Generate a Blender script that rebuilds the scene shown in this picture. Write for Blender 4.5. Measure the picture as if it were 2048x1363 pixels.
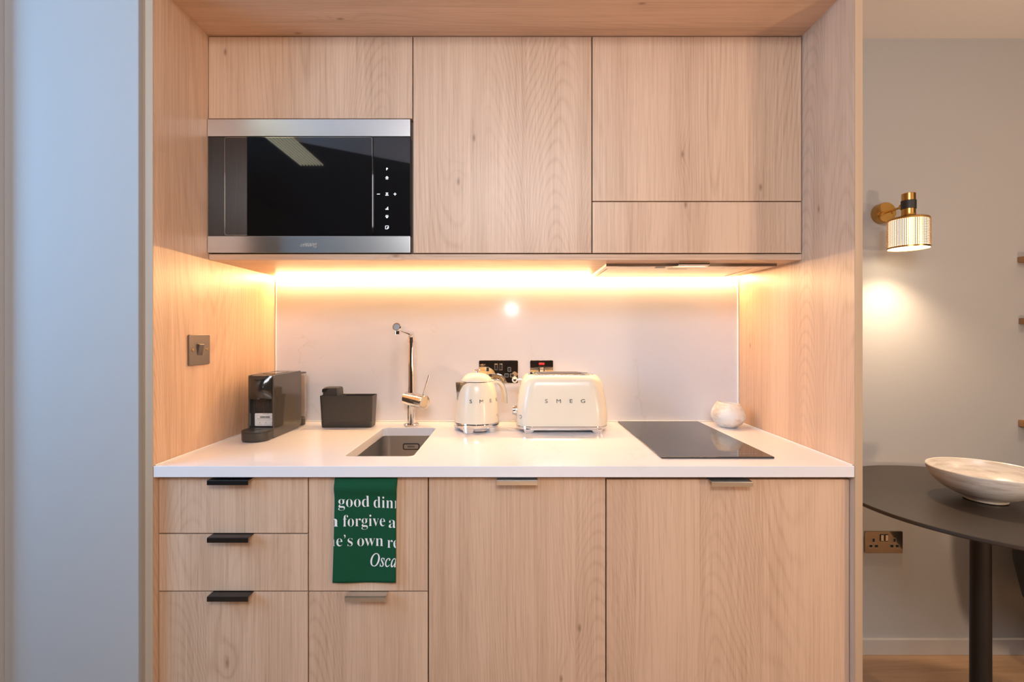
import bpy, bmesh, math, random
from mathutils import Vector, Matrix
random.seed(4)
PI = math.pi
for _o in list(bpy.data.objects):
    bpy.data.objects.remove(_o)
SC = bpy.context.scene
COL = SC.collection

# ------------------------------------------------------------------ camera, exposure, sky, large lights
CZ = 1.235
cam = bpy.data.cameras.new('camera')
cam.lens = 17.0
cam.sensor_width = 36.0
cam.shift_x = -0.001
cam.shift_y = -0.0061
cam.clip_start = 0.02
cam_o = bpy.data.objects.new('camera', cam)
cam_o.location = (0, 0, CZ)
cam_o.rotation_euler = (PI / 2, 0, 0)
COL.objects.link(cam_o)
SC.camera = cam_o
SC.view_settings.view_transform = 'Standard'
SC.view_settings.look = 'None'
SC.view_settings.exposure = 0.0
SC.view_settings.gamma = 1.0
SC.view_settings.use_curve_mapping = False

world = bpy.data.worlds.new('sky')
world.use_nodes = True
world.node_tree.nodes['Background'].inputs[0].default_value = (0.5, 0.7, 1.0, 1)
world.node_tree.nodes['Background'].inputs[1].default_value = 1.0
SC.world = world


def area(name, loc, rot, sx, sy, power, color, spread=PI):
    l = bpy.data.lights.new(name, 'AREA')
    l.shape = 'RECTANGLE'
    l.size, l.size_y = sx, sy
    l.energy = power
    l.color = color
    l.spread = spread
    o = bpy.data.objects.new(name, l)
    o.location = loc
    o.rotation_euler = rot
    COL.objects.link(o)
    return o


def point(name, loc, r, power, color):
    l = bpy.data.lights.new(name, 'POINT')
    l.shadow_soft_size = r
    l.energy = power
    l.color = color
    o = bpy.data.objects.new(name, l)
    o.location = loc
    COL.objects.link(o)
    return o


# daylight through the window of the left side wall
area('window_daylight', (-2.17, 0.35, 1.72), (0, -PI / 2, 0), 1.25, 0.95, 39, (0.24, 0.58, 1.0))
# main fill panel, added out of view and tilted at the cabinet fronts
area('front_fill_panel', (0.05, -0.72, 2.30), (math.radians(52), 0, 0), 1.05, 0.6, 39, (0.93, 0.96, 1.0))
area('floor_fill_panel', (0.35, -2.0, 2.36), (0, 0, 0), 0.3, 0.3, 45, (1.0, 0.96, 0.92), math.radians(75))  # added to brighten the floor that the handles mirror
# bare lamp bulb far behind the camera (mirrored in the splashback)
point('floor_lamp_bulb', (-0.02, -2.9, 1.585), 0.045, 14, (0.9, 0.95, 1.0))
# added warm fill over the dining side, out of view
point('dining_fill', (1.95, 0.62, 1.72), 0.06, 13, (1.0, 0.74, 0.50))
# added warm fill behind the camera, low enough to reach under the table
point('low_warm_fill', (1.95, -0.45, 1.0), 0.09, 54, (1.0, 0.70, 0.46))


# ------------------------------------------------------------------ materials
def new_mat(name):
    m = bpy.data.materials.new(name)
    m.use_nodes = True
    nt = m.node_tree
    return m, nt, nt.nodes['Principled BSDF']


def plain(name, col, rough=0.5, metal=0.0, spec=0.5, noise=0.0, nscale=40, coat=0.0, ior=None, stretch=(1, 1, 1), bump=0.0):
    m, nt, b = new_mat(name)
    b.inputs['Base Color'].default_value = (*col, 1)
    b.inputs['Roughness'].default_value = rough
    b.inputs['Metallic'].default_value = metal
    b.inputs['Specular IOR Level'].default_value = spec
    b.inputs['Coat Weight'].default_value = coat
    if ior:
        b.inputs['IOR'].default_value = ior
    if noise > 0 or bump > 0:
        tc = nt.nodes.new('ShaderNodeTexCoord')
        mp = nt.nodes.new('ShaderNodeMapping')
        mp.inputs['Scale'].default_value = stretch
        n = nt.nodes.new('ShaderNodeTexNoise')
        n.inputs['Scale'].default_value = nscale
        n.inputs['Detail'].default_value = 4
        nt.links.new(tc.outputs['Object'], mp.inputs[0])
        nt.links.new(mp.outputs[0], n.inputs['Vector'])
        if noise > 0:
            mx = nt.nodes.new('ShaderNodeMix')
            mx.data_type = 'RGBA'
            mx.inputs[6].default_value = (*[c * (1 - noise) for c in col], 1)
            mx.inputs[7].default_value = (*[min(1, c * (1 + noise)) for c in col], 1)
            nt.links.new(n.outputs[0], mx.inputs[0])
            nt.links.new(mx.outputs[2], b.inputs['Base Color'])
        if bump > 0:
            bp = nt.nodes.new('ShaderNodeBump')
            bp.inputs['Strength'].default_value = bump
            bp.inputs['Distance'].default_value = 0.002
            nt.links.new(n.outputs[0], bp.inputs['Height'])
            nt.links.new(bp.outputs[0], b.inputs['Normal'])
    return m


def emit(name, col, strength):
    m, nt, b = new_mat(name)
    b.inputs['Base Color'].default_value = (*col, 1)
    b.inputs['Emission Color'].default_value = (*col, 1)
    b.inputs['Emission Strength'].default_value = strength
    return m


def wood(name, light, dark, axis='Z', rough=0.38, ring=0.5, knots=1.0, sc=1.0):
    """oak: contour lines of stretched noise (cathedrals), knots, fine fibres"""
    m, nt, b = new_mat(name)
    N, L = nt.nodes.new, nt.links.new

    def math_(op, a, c=None, v2=None, clamp=False):
        n = N('ShaderNodeMath')
        n.operation = op
        n.use_clamp = clamp
        for i, x in enumerate((a, c, v2)):
            if x is None:
                continue
            if isinstance(x, (int, float)):
                n.inputs[i].default_value = x
            else:
                L(x, n.inputs[i])
        return n.outputs[0]

    tc = N('ShaderNodeTexCoord')
    oi = N('ShaderNodeObjectInfo')
    off = N('ShaderNodeVectorMath')
    off.operation = 'SCALE'
    off.inputs[0].default_value = (13.7, 7.1, 23.3)
    L(oi.outputs['Random'], off.inputs['Scale'])
    add = N('ShaderNodeVectorMath')
    add.operation = 'ADD'
    L(tc.outputs['Object'], add.inputs[0])
    L(off.outputs[0], add.inputs[1])

    def mapped(across, along):
        mp = N('ShaderNodeMapping')
        s = {'Z': (across, across, along), 'X': (along, across, across), 'Y': (across, along, across)}[axis]
        mp.inputs['Scale'].default_value = s
        L(add.outputs[0], mp.inputs[0])
        return mp.outputs[0]

    def noise(vec, scale, detail=2, rough_=0.5, dist=0.0):
        n = N('ShaderNodeTexNoise')
        n.inputs['Scale'].default_value = scale
        n.inputs['Detail'].default_value = detail
        n.inputs['Roughness'].default_value = rough_
        n.inputs['Distortion'].default_value = dist
        L(vec, n.inputs['Vector'])
        return n.outputs[0]

    # glued strips: sharp tone steps along the grain, each with its own figure
    sx_ = N('ShaderNodeSeparateXYZ')
    L(add.outputs[0], sx_.inputs[0])
    if axis == 'X':
        acr = math_('ADD', sx_.outputs['Y'], sx_.outputs['Z'])
    else:
        acr = math_('ADD', sx_.outputs['X'], sx_.outputs['Y'])
    sid = math_('FLOOR', math_('MULTIPLY', acr, 6.3 * sc))
    wn = N('ShaderNodeTexWhiteNoise')
    wn.noise_dimensions = '1D'
    L(sid, wn.inputs['W'])
    strip = wn.outputs['Value']
    # knots
    vo = N('ShaderNodeTexVoronoi')
    vo.inputs['Scale'].default_value = 4.2 * sc
    vo.inputs['Randomness'].default_value = 1.0
    cmb = N('ShaderNodeCombineXYZ')
    L(acr, cmb.inputs[0])
    L(math_('MULTIPLY', sx_.outputs['X' if axis == 'X' else 'Z'], 0.42), cmb.inputs[1])
    vo.voronoi_dimensions = '2D'
    L(cmb.outputs[0], vo.inputs['Vector'])
    kd = vo.outputs['Distance']
    wide = math_('MULTIPLY', math_('SUBTRACT', 1.0, math_('DIVIDE', kd, 0.22, clamp=True)), 1.0)
    wide = math_('MULTIPLY', wide, wide)
    core = math_('SUBTRACT', 1.0, math_('DIVIDE', kd, 0.026, clamp=True), clamp=True)
    kmask = math_('GREATER_THAN', noise(mapped(1, 0.6), 2.3, 0), 0.47)
    core = math_('MULTIPLY', core, kmask)
    # rings
    f = noise(mapped(1, 0.10), 3.0 * sc, 1.5, 0.4, 0.15)
    f = math_('ADD', f, math_('MULTIPLY', math_('MULTIPLY', wide, kmask), 0.045 * knots))
    wob = noise(mapped(1, 0.12), 34 * sc, 2, 0.5)
    f = math_('ADD', f, math_('MULTIPLY', wob, 0.012))
    # some strips carry nested cathedral arches
    gate = math_('GREATER_THAN', strip, 0.70)
    uu = math_('SUBTRACT', math_('FRACT', math_('MULTIPLY', acr, 6.3 * sc)), 0.5)
    uu = math_('ADD', uu, math_('MULTIPLY', math_('SUBTRACT', noise(mapped(1, 0.3), 4.0, 2), 0.5), 0.9))
    along_ = sx_.outputs['X' if axis == 'X' else 'Z']
    arch = math_('MULTIPLY_ADD', along_, 0.34, math_('MULTIPLY', math_('MULTIPLY', uu, uu), 0.42))
    f = math_('MULTIPLY', f, math_('SUBTRACT', 1.0, math_('MULTIPLY', gate, 0.62)))
    f = math_('ADD', f, math_('MULTIPLY', gate, arch))
    f = math_('ADD', f, math_('MULTIPLY', strip, 0.31))
    ph = math_('MULTIPLY', f, 380.0)
    rg = math_('MULTIPLY_ADD', math_('SINE', ph), 0.5, 0.5)
    rg = math_('POWER', rg, 3.6)
    patch = noise(mapped(1, 0.22), 5.0 * sc, 1, 0.5)
    pr = math_('MULTIPLY', math_('SUBTRACT', patch, 0.34), 3.2, clamp=True)
    rg = math_('MULTIPLY', rg, pr)
    # plank-wide tone, fibres, pores
    tone = noise(mapped(1, 0.03), 11.0 * sc, 2, 0.55)
    fib = noise(mapped(1, 0.018), 260 * sc, 3, 0.6)
    mid = noise(mapped(1, 0.012), 95 * sc, 2, 0.6)
    pore = noise(mapped(1, 0.03), 520 * sc, 1, 0.5)
    pore = math_('MULTIPLY', math_('SUBTRACT', pore, 0.60), 5.0, clamp=True)
    t = math_('MULTIPLY', rg, ring * 0.60)
    t = math_('ADD', t, math_('MULTIPLY', math_('SUBTRACT', strip, 0.5), 0.24))
    t = math_('ADD', t, math_('MULTIPLY', math_('SUBTRACT', tone, 0.42), 1.15))
    t = math_('ADD', t, math_('MULTIPLY', math_('SUBTRACT', fib, 0.45), 1.35))
    t = math_('ADD', t, math_('MULTIPLY', math_('SUBTRACT', mid, 0.45), 0.48))
    t = math_('ADD', t, math_('MULTIPLY', pore, 0.30))
    t = math_('ADD', t, math_('MULTIPLY', math_('MULTIPLY', wide, kmask), 0.22 * knots))
    t = math_('ADD', t, 0.06, clamp=True)
    mx = N('ShaderNodeMix')
    mx.data_type = 'RGBA'
    mx.inputs[6].default_value = (*light, 1)
    mx.inputs[7].default_value = (*dark, 1)
    L(t, mx.inputs[0])
    mk = N('ShaderNodeMix')
    mk.data_type = 'RGBA'
    mk.inputs[7].default_value = (dark[0] * 0.42, dark[1] * 0.34, dark[2] * 0.28, 1)
    L(mx.outputs[2], mk.inputs[6])
    L(math_('MULTIPLY', core, 0.75 * knots), mk.inputs[0])
    L(mk.outputs[2], b.inputs['Base Color'])
    b.inputs['Roughness'].default_value = rough
    b.inputs['Specular IOR Level'].default_value = 0.5
    return m


def quartz(name):
    m, nt, b = new_mat(name)
    N, L = nt.nodes.new, nt.links.new
    tc = N('ShaderNodeTexCoord')
    n1 = N('ShaderNodeTexNoise')
    n1.inputs['Scale'].default_value = 2.6
    n1.inputs['Detail'].default_value = 6
    n1.inputs['Distortion'].default_value = 1.1
    L(tc.outputs['Object'], n1.inputs['Vector'])
    sb = N('ShaderNodeMath'); sb.operation = 'SUBTRACT'; sb.inputs[1].default_value = 0.5
    L(n1.outputs[0], sb.inputs[0])
    ab = N('ShaderNodeMath'); ab.operation = 'ABSOLUTE'
    L(sb.outputs[0], ab.inputs[0])
    dv = N('ShaderNodeMath'); dv.operation = 'DIVIDE'; dv.inputs[1].default_value = 0.008; dv.use_clamp = True
    L(ab.outputs[0], dv.inputs[0])
    n2 = N('ShaderNodeTexNoise')
    n2.inputs['Scale'].default_value = 3.5
    L(tc.outputs['Object'], n2.inputs['Vector'])
    gt = N('ShaderNodeMapRange')
    gt.inputs[1].default_value = 0.5
    gt.inputs[2].default_value = 0.62
    L(n2.outputs[0], gt.inputs[0])
    inv = N('ShaderNodeMath'); inv.operation = 'SUBTRACT'; inv.inputs[0].default_value = 1.0
    L(dv.outputs[0], inv.inputs[1])
    ml = N('ShaderNodeMath'); ml.operation = 'MULTIPLY'
    L(inv.outputs[0], ml.inputs[0]); L(gt.outputs[0], ml.inputs[1])
    mx = N('ShaderNodeMix'); mx.data_type = 'RGBA'
    mx.inputs[6].default_value = (0.785, 0.765, 0.78, 1)
    mx.inputs[7].default_value = (0.73, 0.712, 0.70, 1)
    L(ml.outputs[0], mx.inputs[0])
    L(mx.outputs[2], b.inputs['Base Color'])
    b.inputs['Roughness'].default_value = 0.10
    b.inputs['Specular IOR Level'].default_value = 0.45
    return m


OAK_L, OAK_D = (0.672, 0.462, 0.322), (0.435, 0.266, 0.166)
M = {}
M['oak'] = wood('oak_vertical', OAK_L, OAK_D, 'Z')
M['oak_x'] = wood('oak_horizontal', OAK_L, OAK_D, 'X')
M['oak_edge'] = plain('oak_edge_band', (0.47, 0.335, 0.222), 0.55, noise=0.12, nscale=60, stretch=(1, 1, 0.03))
M['floor'] = wood('oak_floor', (0.50, 0.31, 0.18), (0.32, 0.18, 0.09), 'X', rough=0.4)
M['carcass'] = plain('carcass_board', (0.16, 0.13, 0.11), 0.7, noise=0.05)
M['wall'] = plain('grey_paint', (0.42, 0.412, 0.412), 0.75, noise=0.015, nscale=90)
M['ceiling'] = plain('ceiling_paint', (0.84, 0.82, 0.83), 0.8, noise=0.01)
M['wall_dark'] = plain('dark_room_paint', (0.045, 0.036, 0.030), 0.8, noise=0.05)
M['baseboard'] = plain('baseboard_paint', (0.50, 0.47, 0.45), 0.5, noise=0.01)
M['quartz'] = quartz('white_quartz')
M['silicone'] = plain('white_sealant', (0.85, 0.83, 0.80), 0.4, noise=0.01)
M['steel'] = plain('brushed_steel', (0.70, 0.68, 0.66), 0.30, 1.0, noise=0.06, nscale=30, stretch=(0.04, 8, 30))
M['steel_sink'] = plain('satin_steel', (0.60, 0.57, 0.54), 0.34, 1.0, noise=0.05, nscale=60)
M['handle'] = plain('handle_metal', (0.66, 0.64, 0.61), 0.30, 1.0, noise=0.05, nscale=50, stretch=(0.1, 5, 5))
M['handle_dark'] = plain('handle_dark_reflection', (0.085, 0.08, 0.078), 0.34, 1.0, noise=0.06, nscale=50, stretch=(0.1, 5, 5))  # copy of the handle metal with a dark room reflection put into the colour
M['chrome'] = plain('chrome', (0.80, 0.79, 0.78), 0.06, 1.0, noise=0.01)
M['chrome_letter'] = plain('dark_chrome', (0.42, 0.41, 0.40), 0.22, 1.0, noise=0.02)
M['black_glass'] = plain('black_glass', (0.006, 0.006, 0.007), 0.03, 0, 0.5, noise=0.02, ior=1.75)
M['hob_glass'] = plain('hob_glass', (0.012, 0.012, 0.013), 0.05, 0, 0.5, noise=0.02, ior=1.9)
M['black_gap'] = plain('black_plastic', (0.012, 0.012, 0.012), 0.4, noise=0.05)
M['cream'] = plain('cream_enamel', (0.80, 0.72, 0.58), 0.27, 0, 0.5, noise=0.01, coat=0.12)
M['nickel'] = plain('black_nickel', (0.40, 0.35, 0.29), 0.05, 1.0, noise=0.02)
M['bronze'] = plain('brushed_bronze_plate', (0.25, 0.21, 0.18), 0.38, 1.0, noise=0.05, nscale=60, stretch=(1, 1, 0.05))
M['outline'] = plain('pale_outline', (0.55, 0.53, 0.5), 0.3, 0.6, noise=0.02)
M['red'] = plain('red_neon', (0.75, 0.03, 0.04), 0.3, noise=0.03)
M['charcoal'] = plain('charcoal_plastic', (0.040, 0.036, 0.033), 0.38, noise=0.06, nscale=90)
M['charcoal_gloss'] = plain('glossy_black_plastic', (0.025, 0.023, 0.022), 0.12, 0, 0.5, noise=0.05, coat=0.3)
M['charcoal_side'] = plain('satin_black_side', (0.05, 0.045, 0.042), 0.07, 0, 0.6, noise=0.06, ior=1.7)
M['white'] = plain('white_print', (0.80, 0.80, 0.79), 0.5, noise=0.01)
M['print_dark'] = plain('dark_print', (0.03, 0.03, 0.03), 0.6, noise=0.02)
M['print_grey'] = plain('grey_print', (0.30, 0.30, 0.31), 0.6, noise=0.02)
M['icon'] = emit('lit_icon', (0.85, 0.93, 1.0), 0.75)
M['towel'] = plain('green_cotton', (0.007, 0.072, 0.031), 0.9, 0, 0.2, noise=0.10, nscale=420, bump=0.25)
M['brass'] = plain('brushed_brass', (0.56, 0.33, 0.10), 0.27, 1.0, noise=0.06, nscale=60, stretch=(4, 4, 0.1))
M['leather'] = plain('black_leather', (0.02, 0.02, 0.02), 0.5, noise=0.05)
M['table'] = plain('dark_laminate', (0.036, 0.025, 0.018), 0.38, noise=0.08, nscale=200)
M['black_metal'] = plain('black_powder_coat', (0.009, 0.0075, 0.007), 0.45, noise=0.05)
M['ledge'] = wood('ledge_oak', (0.36, 0.19, 0.08), (0.22, 0.11, 0.045), 'X')
M['filter'] = plain('filter_metal', (0.72, 0.68, 0.62), 0.35, 0.5, noise=0.03)
M['lens'] = plain('frosted_lens', (0.85, 0.82, 0.76), 0.3, noise=0.02)
M['dark_inside'] = plain('dark_inside', (0.05, 0.035, 0.025), 0.6, noise=0.1)
M['led'] = emit('warm_led', (1.0, 0.61, 0.27), 152)
M['louvre'] = emit('lit_louvre', (1.0, 0.93, 0.68), 1.6)
M['opal'] = emit('lamp_opal', (1.0, 0.78, 0.50), 14)
M['opal_soft'] = emit('lamp_inner_glow', (1.0, 0.86, 0.66), 2.8)


def glass_mat():
    m, nt, b = new_mat('clear_plastic')
    b.inputs['Base Color'].default_value = (0.95, 0.93, 0.90, 1)
    b.inputs['Roughness'].default_value = 0.03
    b.inputs['Transmission Weight'].default_value = 1.0
    b.inputs['IOR'].default_value = 1.15
    return m


M['clear'] = glass_mat()


def ceramic(name, a, c, scale, zstretch, rough, band=False):
    m, nt, b = new_mat(name)
    N, L = nt.nodes.new, nt.links.new
    tc = N('ShaderNodeTexCoord')
    mp = N('ShaderNodeMapping')
    mp.inputs['Scale'].default_value = (1, 1, zstretch)
    L(tc.outputs['Object'], mp.inputs[0])
    n = N('ShaderNodeTexNoise')
    n.inputs['Scale'].default_value = scale
    n.inputs['Detail'].default_value = 6
    n.inputs['Roughness'].default_value = 0.65
    L(mp.outputs[0], n.inputs['Vector'])
    r = N('ShaderNodeMapRange')
    r.inputs[1].default_value = 0.46
    r.inputs[2].default_value = 0.68
    L(n.outputs[0], r.inputs[0])
    mx = N('ShaderNodeMix'); mx.data_type = 'RGBA'
    mx.inputs[6].default_value = (*a, 1)
    mx.inputs[7].default_value = (*c, 1)
    L(r.outputs[0], mx.inputs[0])
    L(mx.outputs[2], b.inputs['Base Color'])
    b.inputs['Roughness'].default_value = rough
    return m


M['vase'] = ceramic('mottled_stoneware', (0.80, 0.76, 0.71), (0.55, 0.42, 0.32), 16, 1.6, 0.5)
M['bowl'] = ceramic('streaked_glaze', (0.74, 0.67, 0.59), (0.50, 0.41, 0.33), 9, 9, 0.28)


# ------------------------------------------------------------------ mesh helpers
def merge(bm, t):
    me = bpy.data.meshes.new('tmp')
    t.to_mesh(me)
    t.free()
    bm.from_mesh(me)
    bpy.data.meshes.remove(me)


def box(bm, x0, x1, y0, y1, z0, z1, bev=0.0, seg=2):
    t = bmesh.new()
    bmesh.ops.create_cube(t, size=1)
    for v in t.verts:
        v.co = Vector(((x0 + x1) / 2 + v.co.x * (x1 - x0), (y0 + y1) / 2 + v.co.y * (y1 - y0), (z0 + z1) / 2 + v.co.z * (z1 - z0)))
    if bev > 0:
        bmesh.ops.bevel(t, geom=t.edges[:], offset=bev, segments=seg, profile=0.5, affect='EDGES')
    merge(bm, t)
    return bm


def nb(*a, **k):
    return box(bmesh.new(), *a, **k)


def rrect(w, d, r, n=6):
    pts = []
    for cx, cy, a0 in ((w / 2 - r, d / 2 - r, 0), (-w / 2 + r, d / 2 - r, PI / 2), (-w / 2 + r, -d / 2 + r, PI), (w / 2 - r, -d / 2 + r, 1.5 * PI)):
        for k in range(n + 1):
            a = a0 + PI / 2 * k / n
            pts.append((cx + r * math.cos(a), cy + r * math.sin(a)))
    return pts


def loft(bm, rings, cap0=True, cap1=True):
    t = bmesh.new()
    vs = [[t.verts.new(p) for p in ring] for ring in rings]
    n = len(rings[0])
    for a, b in zip(vs, vs[1:]):
        for i in range(n):
            t.faces.new((a[i], a[(i + 1) % n], b[(i + 1) % n], b[i]))
    if cap0:
        t.faces.new(list(reversed(vs[0])))
    if cap1:
        t.faces.new(vs[-1])
    bmesh.ops.recalc_face_normals(t, faces=t.faces[:])
    merge(bm, t)
    return bm


def lathe(bm, prof, n=48, c=(0, 0, 0), a0=0.0, closed=False):
    """prof: (radius, z) list; poles where the radius is 0; closed joins last to first (a hollow wall)"""
    t = bmesh.new()
    rows = []
    for r, z in prof:
        if r <= 1e-6:
            rows.append([t.verts.new((c[0], c[1], c[2] + z))])
        else:
            rows.append([t.verts.new((c[0] + r * math.cos(a0 + 2 * PI * i / n), c[1] + r * math.sin(a0 + 2 * PI * i / n), c[2] + z)) for i in range(n)])
    pairs = list(zip(rows, rows[1:]))
    if closed:
        pairs.append((rows[-1], rows[0]))
    for a, b in pairs:
        for i in range(n):
            j = (i + 1) % n
            q = [a[i % len(a)], a[j % len(a)], b[j % len(b)], b[i % len(b)]]
            u = []
            for v in q:
                if v not in u:
                    u.append(v)
            if len(u) > 2:
                t.faces.new(u)
    bmesh.ops.recalc_face_normals(t, faces=t.faces[:])
    merge(bm, t)
    return bm


def tube(bm, pts, radii, n=16, caps=True, flat=None):
    """sweep a circle (or an ellipse, flat=(a,b) factors) along pts"""
    pts = [Vector(p) for p in pts]
    if not isinstance(radii, (list, tuple)):
        radii = [radii] * len(pts)
    tang = []
    for i in range(len(pts)):
        a = pts[max(0, i - 1)]
        b = pts[min(len(pts) - 1, i + 1)]
        tang.append((b - a).normalized())
    ref = Vector((0, 0, 1)) if abs(tang[0].z) < 0.9 else Vector((0, 1, 0))
    u = tang[0].cross(ref).normalized()
    rings = []
    for p, tv, r in zip(pts, tang, radii):
        u = (u - tv * u.dot(tv)).normalized()
        w = tv.cross(u)
        fa, fb = flat or (1, 1)
        rings.append([p + u * (r * fa * math.cos(2 * PI * k / n)) + w * (r * fb * math.sin(2 * PI * k / n)) for k in range(n)])
    return loft(bm, rings, caps, caps)


def extr(bm, pts2, f, d0, d1):
    """prism of a 2-D outline; f(u, v, d) -> xyz"""
    return loft(bm, [[f(u, v, d0) for u, v in pts2], [f(u, v, d1) for u, v in pts2]])


def holed(bm, outer, holes, z0, z1):
    t = bmesh.new()
    edges = []
    for loop in [outer] + holes:
        vs = [t.verts.new((x, y, z1)) for x, y in loop]
        for i in range(len(vs)):
            edges.append(t.edges.new((vs[i], vs[(i + 1) % len(vs)])))
    bmesh.ops.triangle_fill(t, edges=edges, use_beauty=True, use_dissolve=False)
    r = bmesh.ops.extrude_face_region(t, geom=t.faces[:])
    for v in [g for g in r['geom'] if isinstance(g, bmesh.types.BMVert)]:
        v.co.z = z0
    bmesh.ops.recalc_face_normals(t, faces=t.faces[:])
    merge(bm, t)
    return bm


def text_bm(s, size, depth=0.0, offset=0.0, align='LEFT', space=1.0):
    c = bpy.data.curves.new('txt', 'FONT')
    c.body = s
    c.size = size
    c.offset = offset
    c.align_x = align
    c.space_character = space
    c.resolution_u = 4
    o = bpy.data.objects.new('txt', c)
    COL.objects.link(o)
    bpy.context.view_layer.update()
    ev = o.evaluated_get(bpy.context.evaluated_depsgraph_get())
    me = ev.to_mesh()
    bm = bmesh.new()
    bm.from_mesh(me)
    ev.to_mesh_clear()
    bpy.data.objects.remove(o)
    bpy.data.curves.remove(c)
    bmesh.ops.remove_doubles(bm, verts=bm.verts[:], dist=size * 1e-4)
    for v in bm.verts:
        v.co.z = 0
    if depth > 0:
        r = bmesh.ops.extrude_face_region(bm, geom=bm.faces[:])
        for v in [g for g in r['geom'] if isinstance(g, bmesh.types.BMVert)]:
            v.co.z = depth
        bmesh.ops.recalc_face_normals(bm, faces=bm.faces[:])
    return bm


def warp(bm, f):
    for v in bm.verts:
        v.co = Vector(f(*v.co))
    return bm


def obj(name, bm, m, parent=None, bev=0.0, sharp=35, off=None):
    """link a bmesh as ONE mesh object; vertices are in world space and moved by -off (the root's place)"""
    me = bpy.data.meshes.new(name)
    if off is None and parent is not None:
        off = root_loc(parent)
    if off is not None:
        for v in bm.verts:
            v.co -= Vector(off)
    bm.to_mesh(me)
    bm.free()
    for p in me.polygons:
        p.use_smooth = True
    me.set_sharp_from_angle(angle=math.radians(sharp))
    me.materials.append(m)
    o = bpy.data.objects.new(name, me)
    COL.objects.link(o)
    if parent is not None:
        o.parent = parent
    elif off is not None:
        o.location = off
    if bev > 0:
        md = o.modifiers.new('edge', 'BEVEL')
        md.width = bev
        md.segments = 2
        md.limit_method = 'ANGLE'
        md.angle_limit = math.radians(40)
    wn = o.modifiers.new('normals', 'WEIGHTED_NORMAL')
    wn.keep_sharp = True
    wn.weight = 60
    return o


def root_loc(o):
    while o.parent is not None:
        o = o.parent
    return Vector(o.location)


def tag(o, label, cat, group=None):
    o['label'] = label
    o['category'] = cat
    if group:
        o['group'] = group
    return o


def thing(name, label, cat, loc=(0, 0, 0), group=None):
    o = bpy.data.objects.new(name, None)
    o.empty_display_size = 0.02
    o.location = loc
    COL.objects.link(o)
    return tag(o, label, cat, group)


def struct(name, bm, m, parent=None, bev=0.0):
    o = obj(name, bm, m, parent, bev)
    o['kind'] = 'structure'
    return o


# pixel -> world at depth d
def PX(px, d):
    return (px - 1026) * d / 967


def PZ(py, d):
    return CZ - (py - 669) * d / 967


# ------------------------------------------------------------------ key planes
XL, XR = -0.891, 0.846          # inner faces of the niche
YF = 1.198                      # niche front edge
YU = 1.414                      # wall cabinet fronts
YD = 1.215                      # base fronts
YB = 1.814                      # splashback face
YW = 1.878                      # room wall
CT = 0.910                      # worktop top
CB = 0.882
ZC = 2.385
XW0, XW1, YBK = -2.2, 3.4, -3.4

# ------------------------------------------------------------------ setting
struct('floor', nb(XW0, XW1, YBK, YW, -0.05, 0), M['floor'])
struct('ceiling', nb(XW0, XW1, YBK, YW, ZC, ZC + 0.05), M['ceiling'])
struct('wall_right', nb(-0.95, XW1, YW, YW + 0.1, 0, ZC), M['wall'])
struct('wall_left', nb(-1.253, -0.922, 1.19, YW, 0, ZC, 0.002), M['wall'])
struct('wall_pier', nb(XW0, -1.253, 1.16, YW, 0, ZC, 0.004), M['wall'])
struct('wall_back', nb(XW0, XW1, YBK - 0.1, YBK, 0, ZC), M['wall_dark'])
struct('wall_far_right', nb(XW1, XW1 + 0.1, YBK, YW + 0.1, 0, ZC), M['wall_dark'])
wl = bmesh.new()
for a in ((YBK, -0.18, 0, ZC), (0.88, 1.16, 0, ZC), (-0.18, 0.88, 0, 1.05), (-0.18, 0.88, 2.37, ZC)):
    box(wl, XW0 - 0.1, XW0, a[0], a[1], a[2], a[3])
struct('wall_window_side', wl, M['wall_dark'])
wf = bmesh.new()
for a in ((-0.18, -0.13, 1.05, 2.37), (0.83, 0.88, 1.05, 2.37), (-0.13, 0.83, 1.05, 1.10), (-0.13, 0.83, 2.32, 2.37), (0.33, 0.37, 1.10, 2.32)):
    box(wf, XW0 - 0.08, XW0 - 0.02, *a)
win = struct('window_1', wf, M['white'])
# ceiling grille mirrored in the oven glass
gr = bmesh.new()
for k in range(8):
    box(gr, -1.425 + k * 0.0205, -1.4185 + k * 0.0205, -0.43, 0.75, ZC - 0.016, ZC - 0.007)
g = struct('trim_2', gr, M['louvre'])
struct('ceiling_dark_sheet', extr(bmesh.new(), [(XW0, 1.16), (-1.292, 1.16), (-1.280, -0.07), (-0.69, -0.43), (-0.10, -0.85), (-0.10, YBK), (XW0, YBK)], lambda u, v, d: (u, v, d), ZC - 0.006, ZC), M['wall_dark'])  # added dark sheet, outlined to darken its reflection in the oven glass
# baseboard of the dining wall
struct('baseboard_right', nb(0.866, XW1, YW - 0.014, YW, 0, 0.06, 0.002), M['baseboard'])

# ------------------------------------------------------------------ oak niche surround
ns = thing('niche_surround', 'pale oak board surround framing the whole kitchenette', 'kitchen surround', (-0.02, 1.5, 0))
T = 0.019
# mitred boards: side panels run to the mitre with the top panel
ZT = 2.108


def side_panel(x0, x1, inner):
    t = bmesh.new()
    zi, zo = ZT, ZT + T
    xi, xo = (x1, x0) if inner == 'hi' else (x0, x1)
    pts = [(xo, 0), (xi, 0), (xi, zi), (xo, zo)]
    return extr(t, pts, lambda u, v, d: (u, d, v), YF, YW - 0.001)


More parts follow.
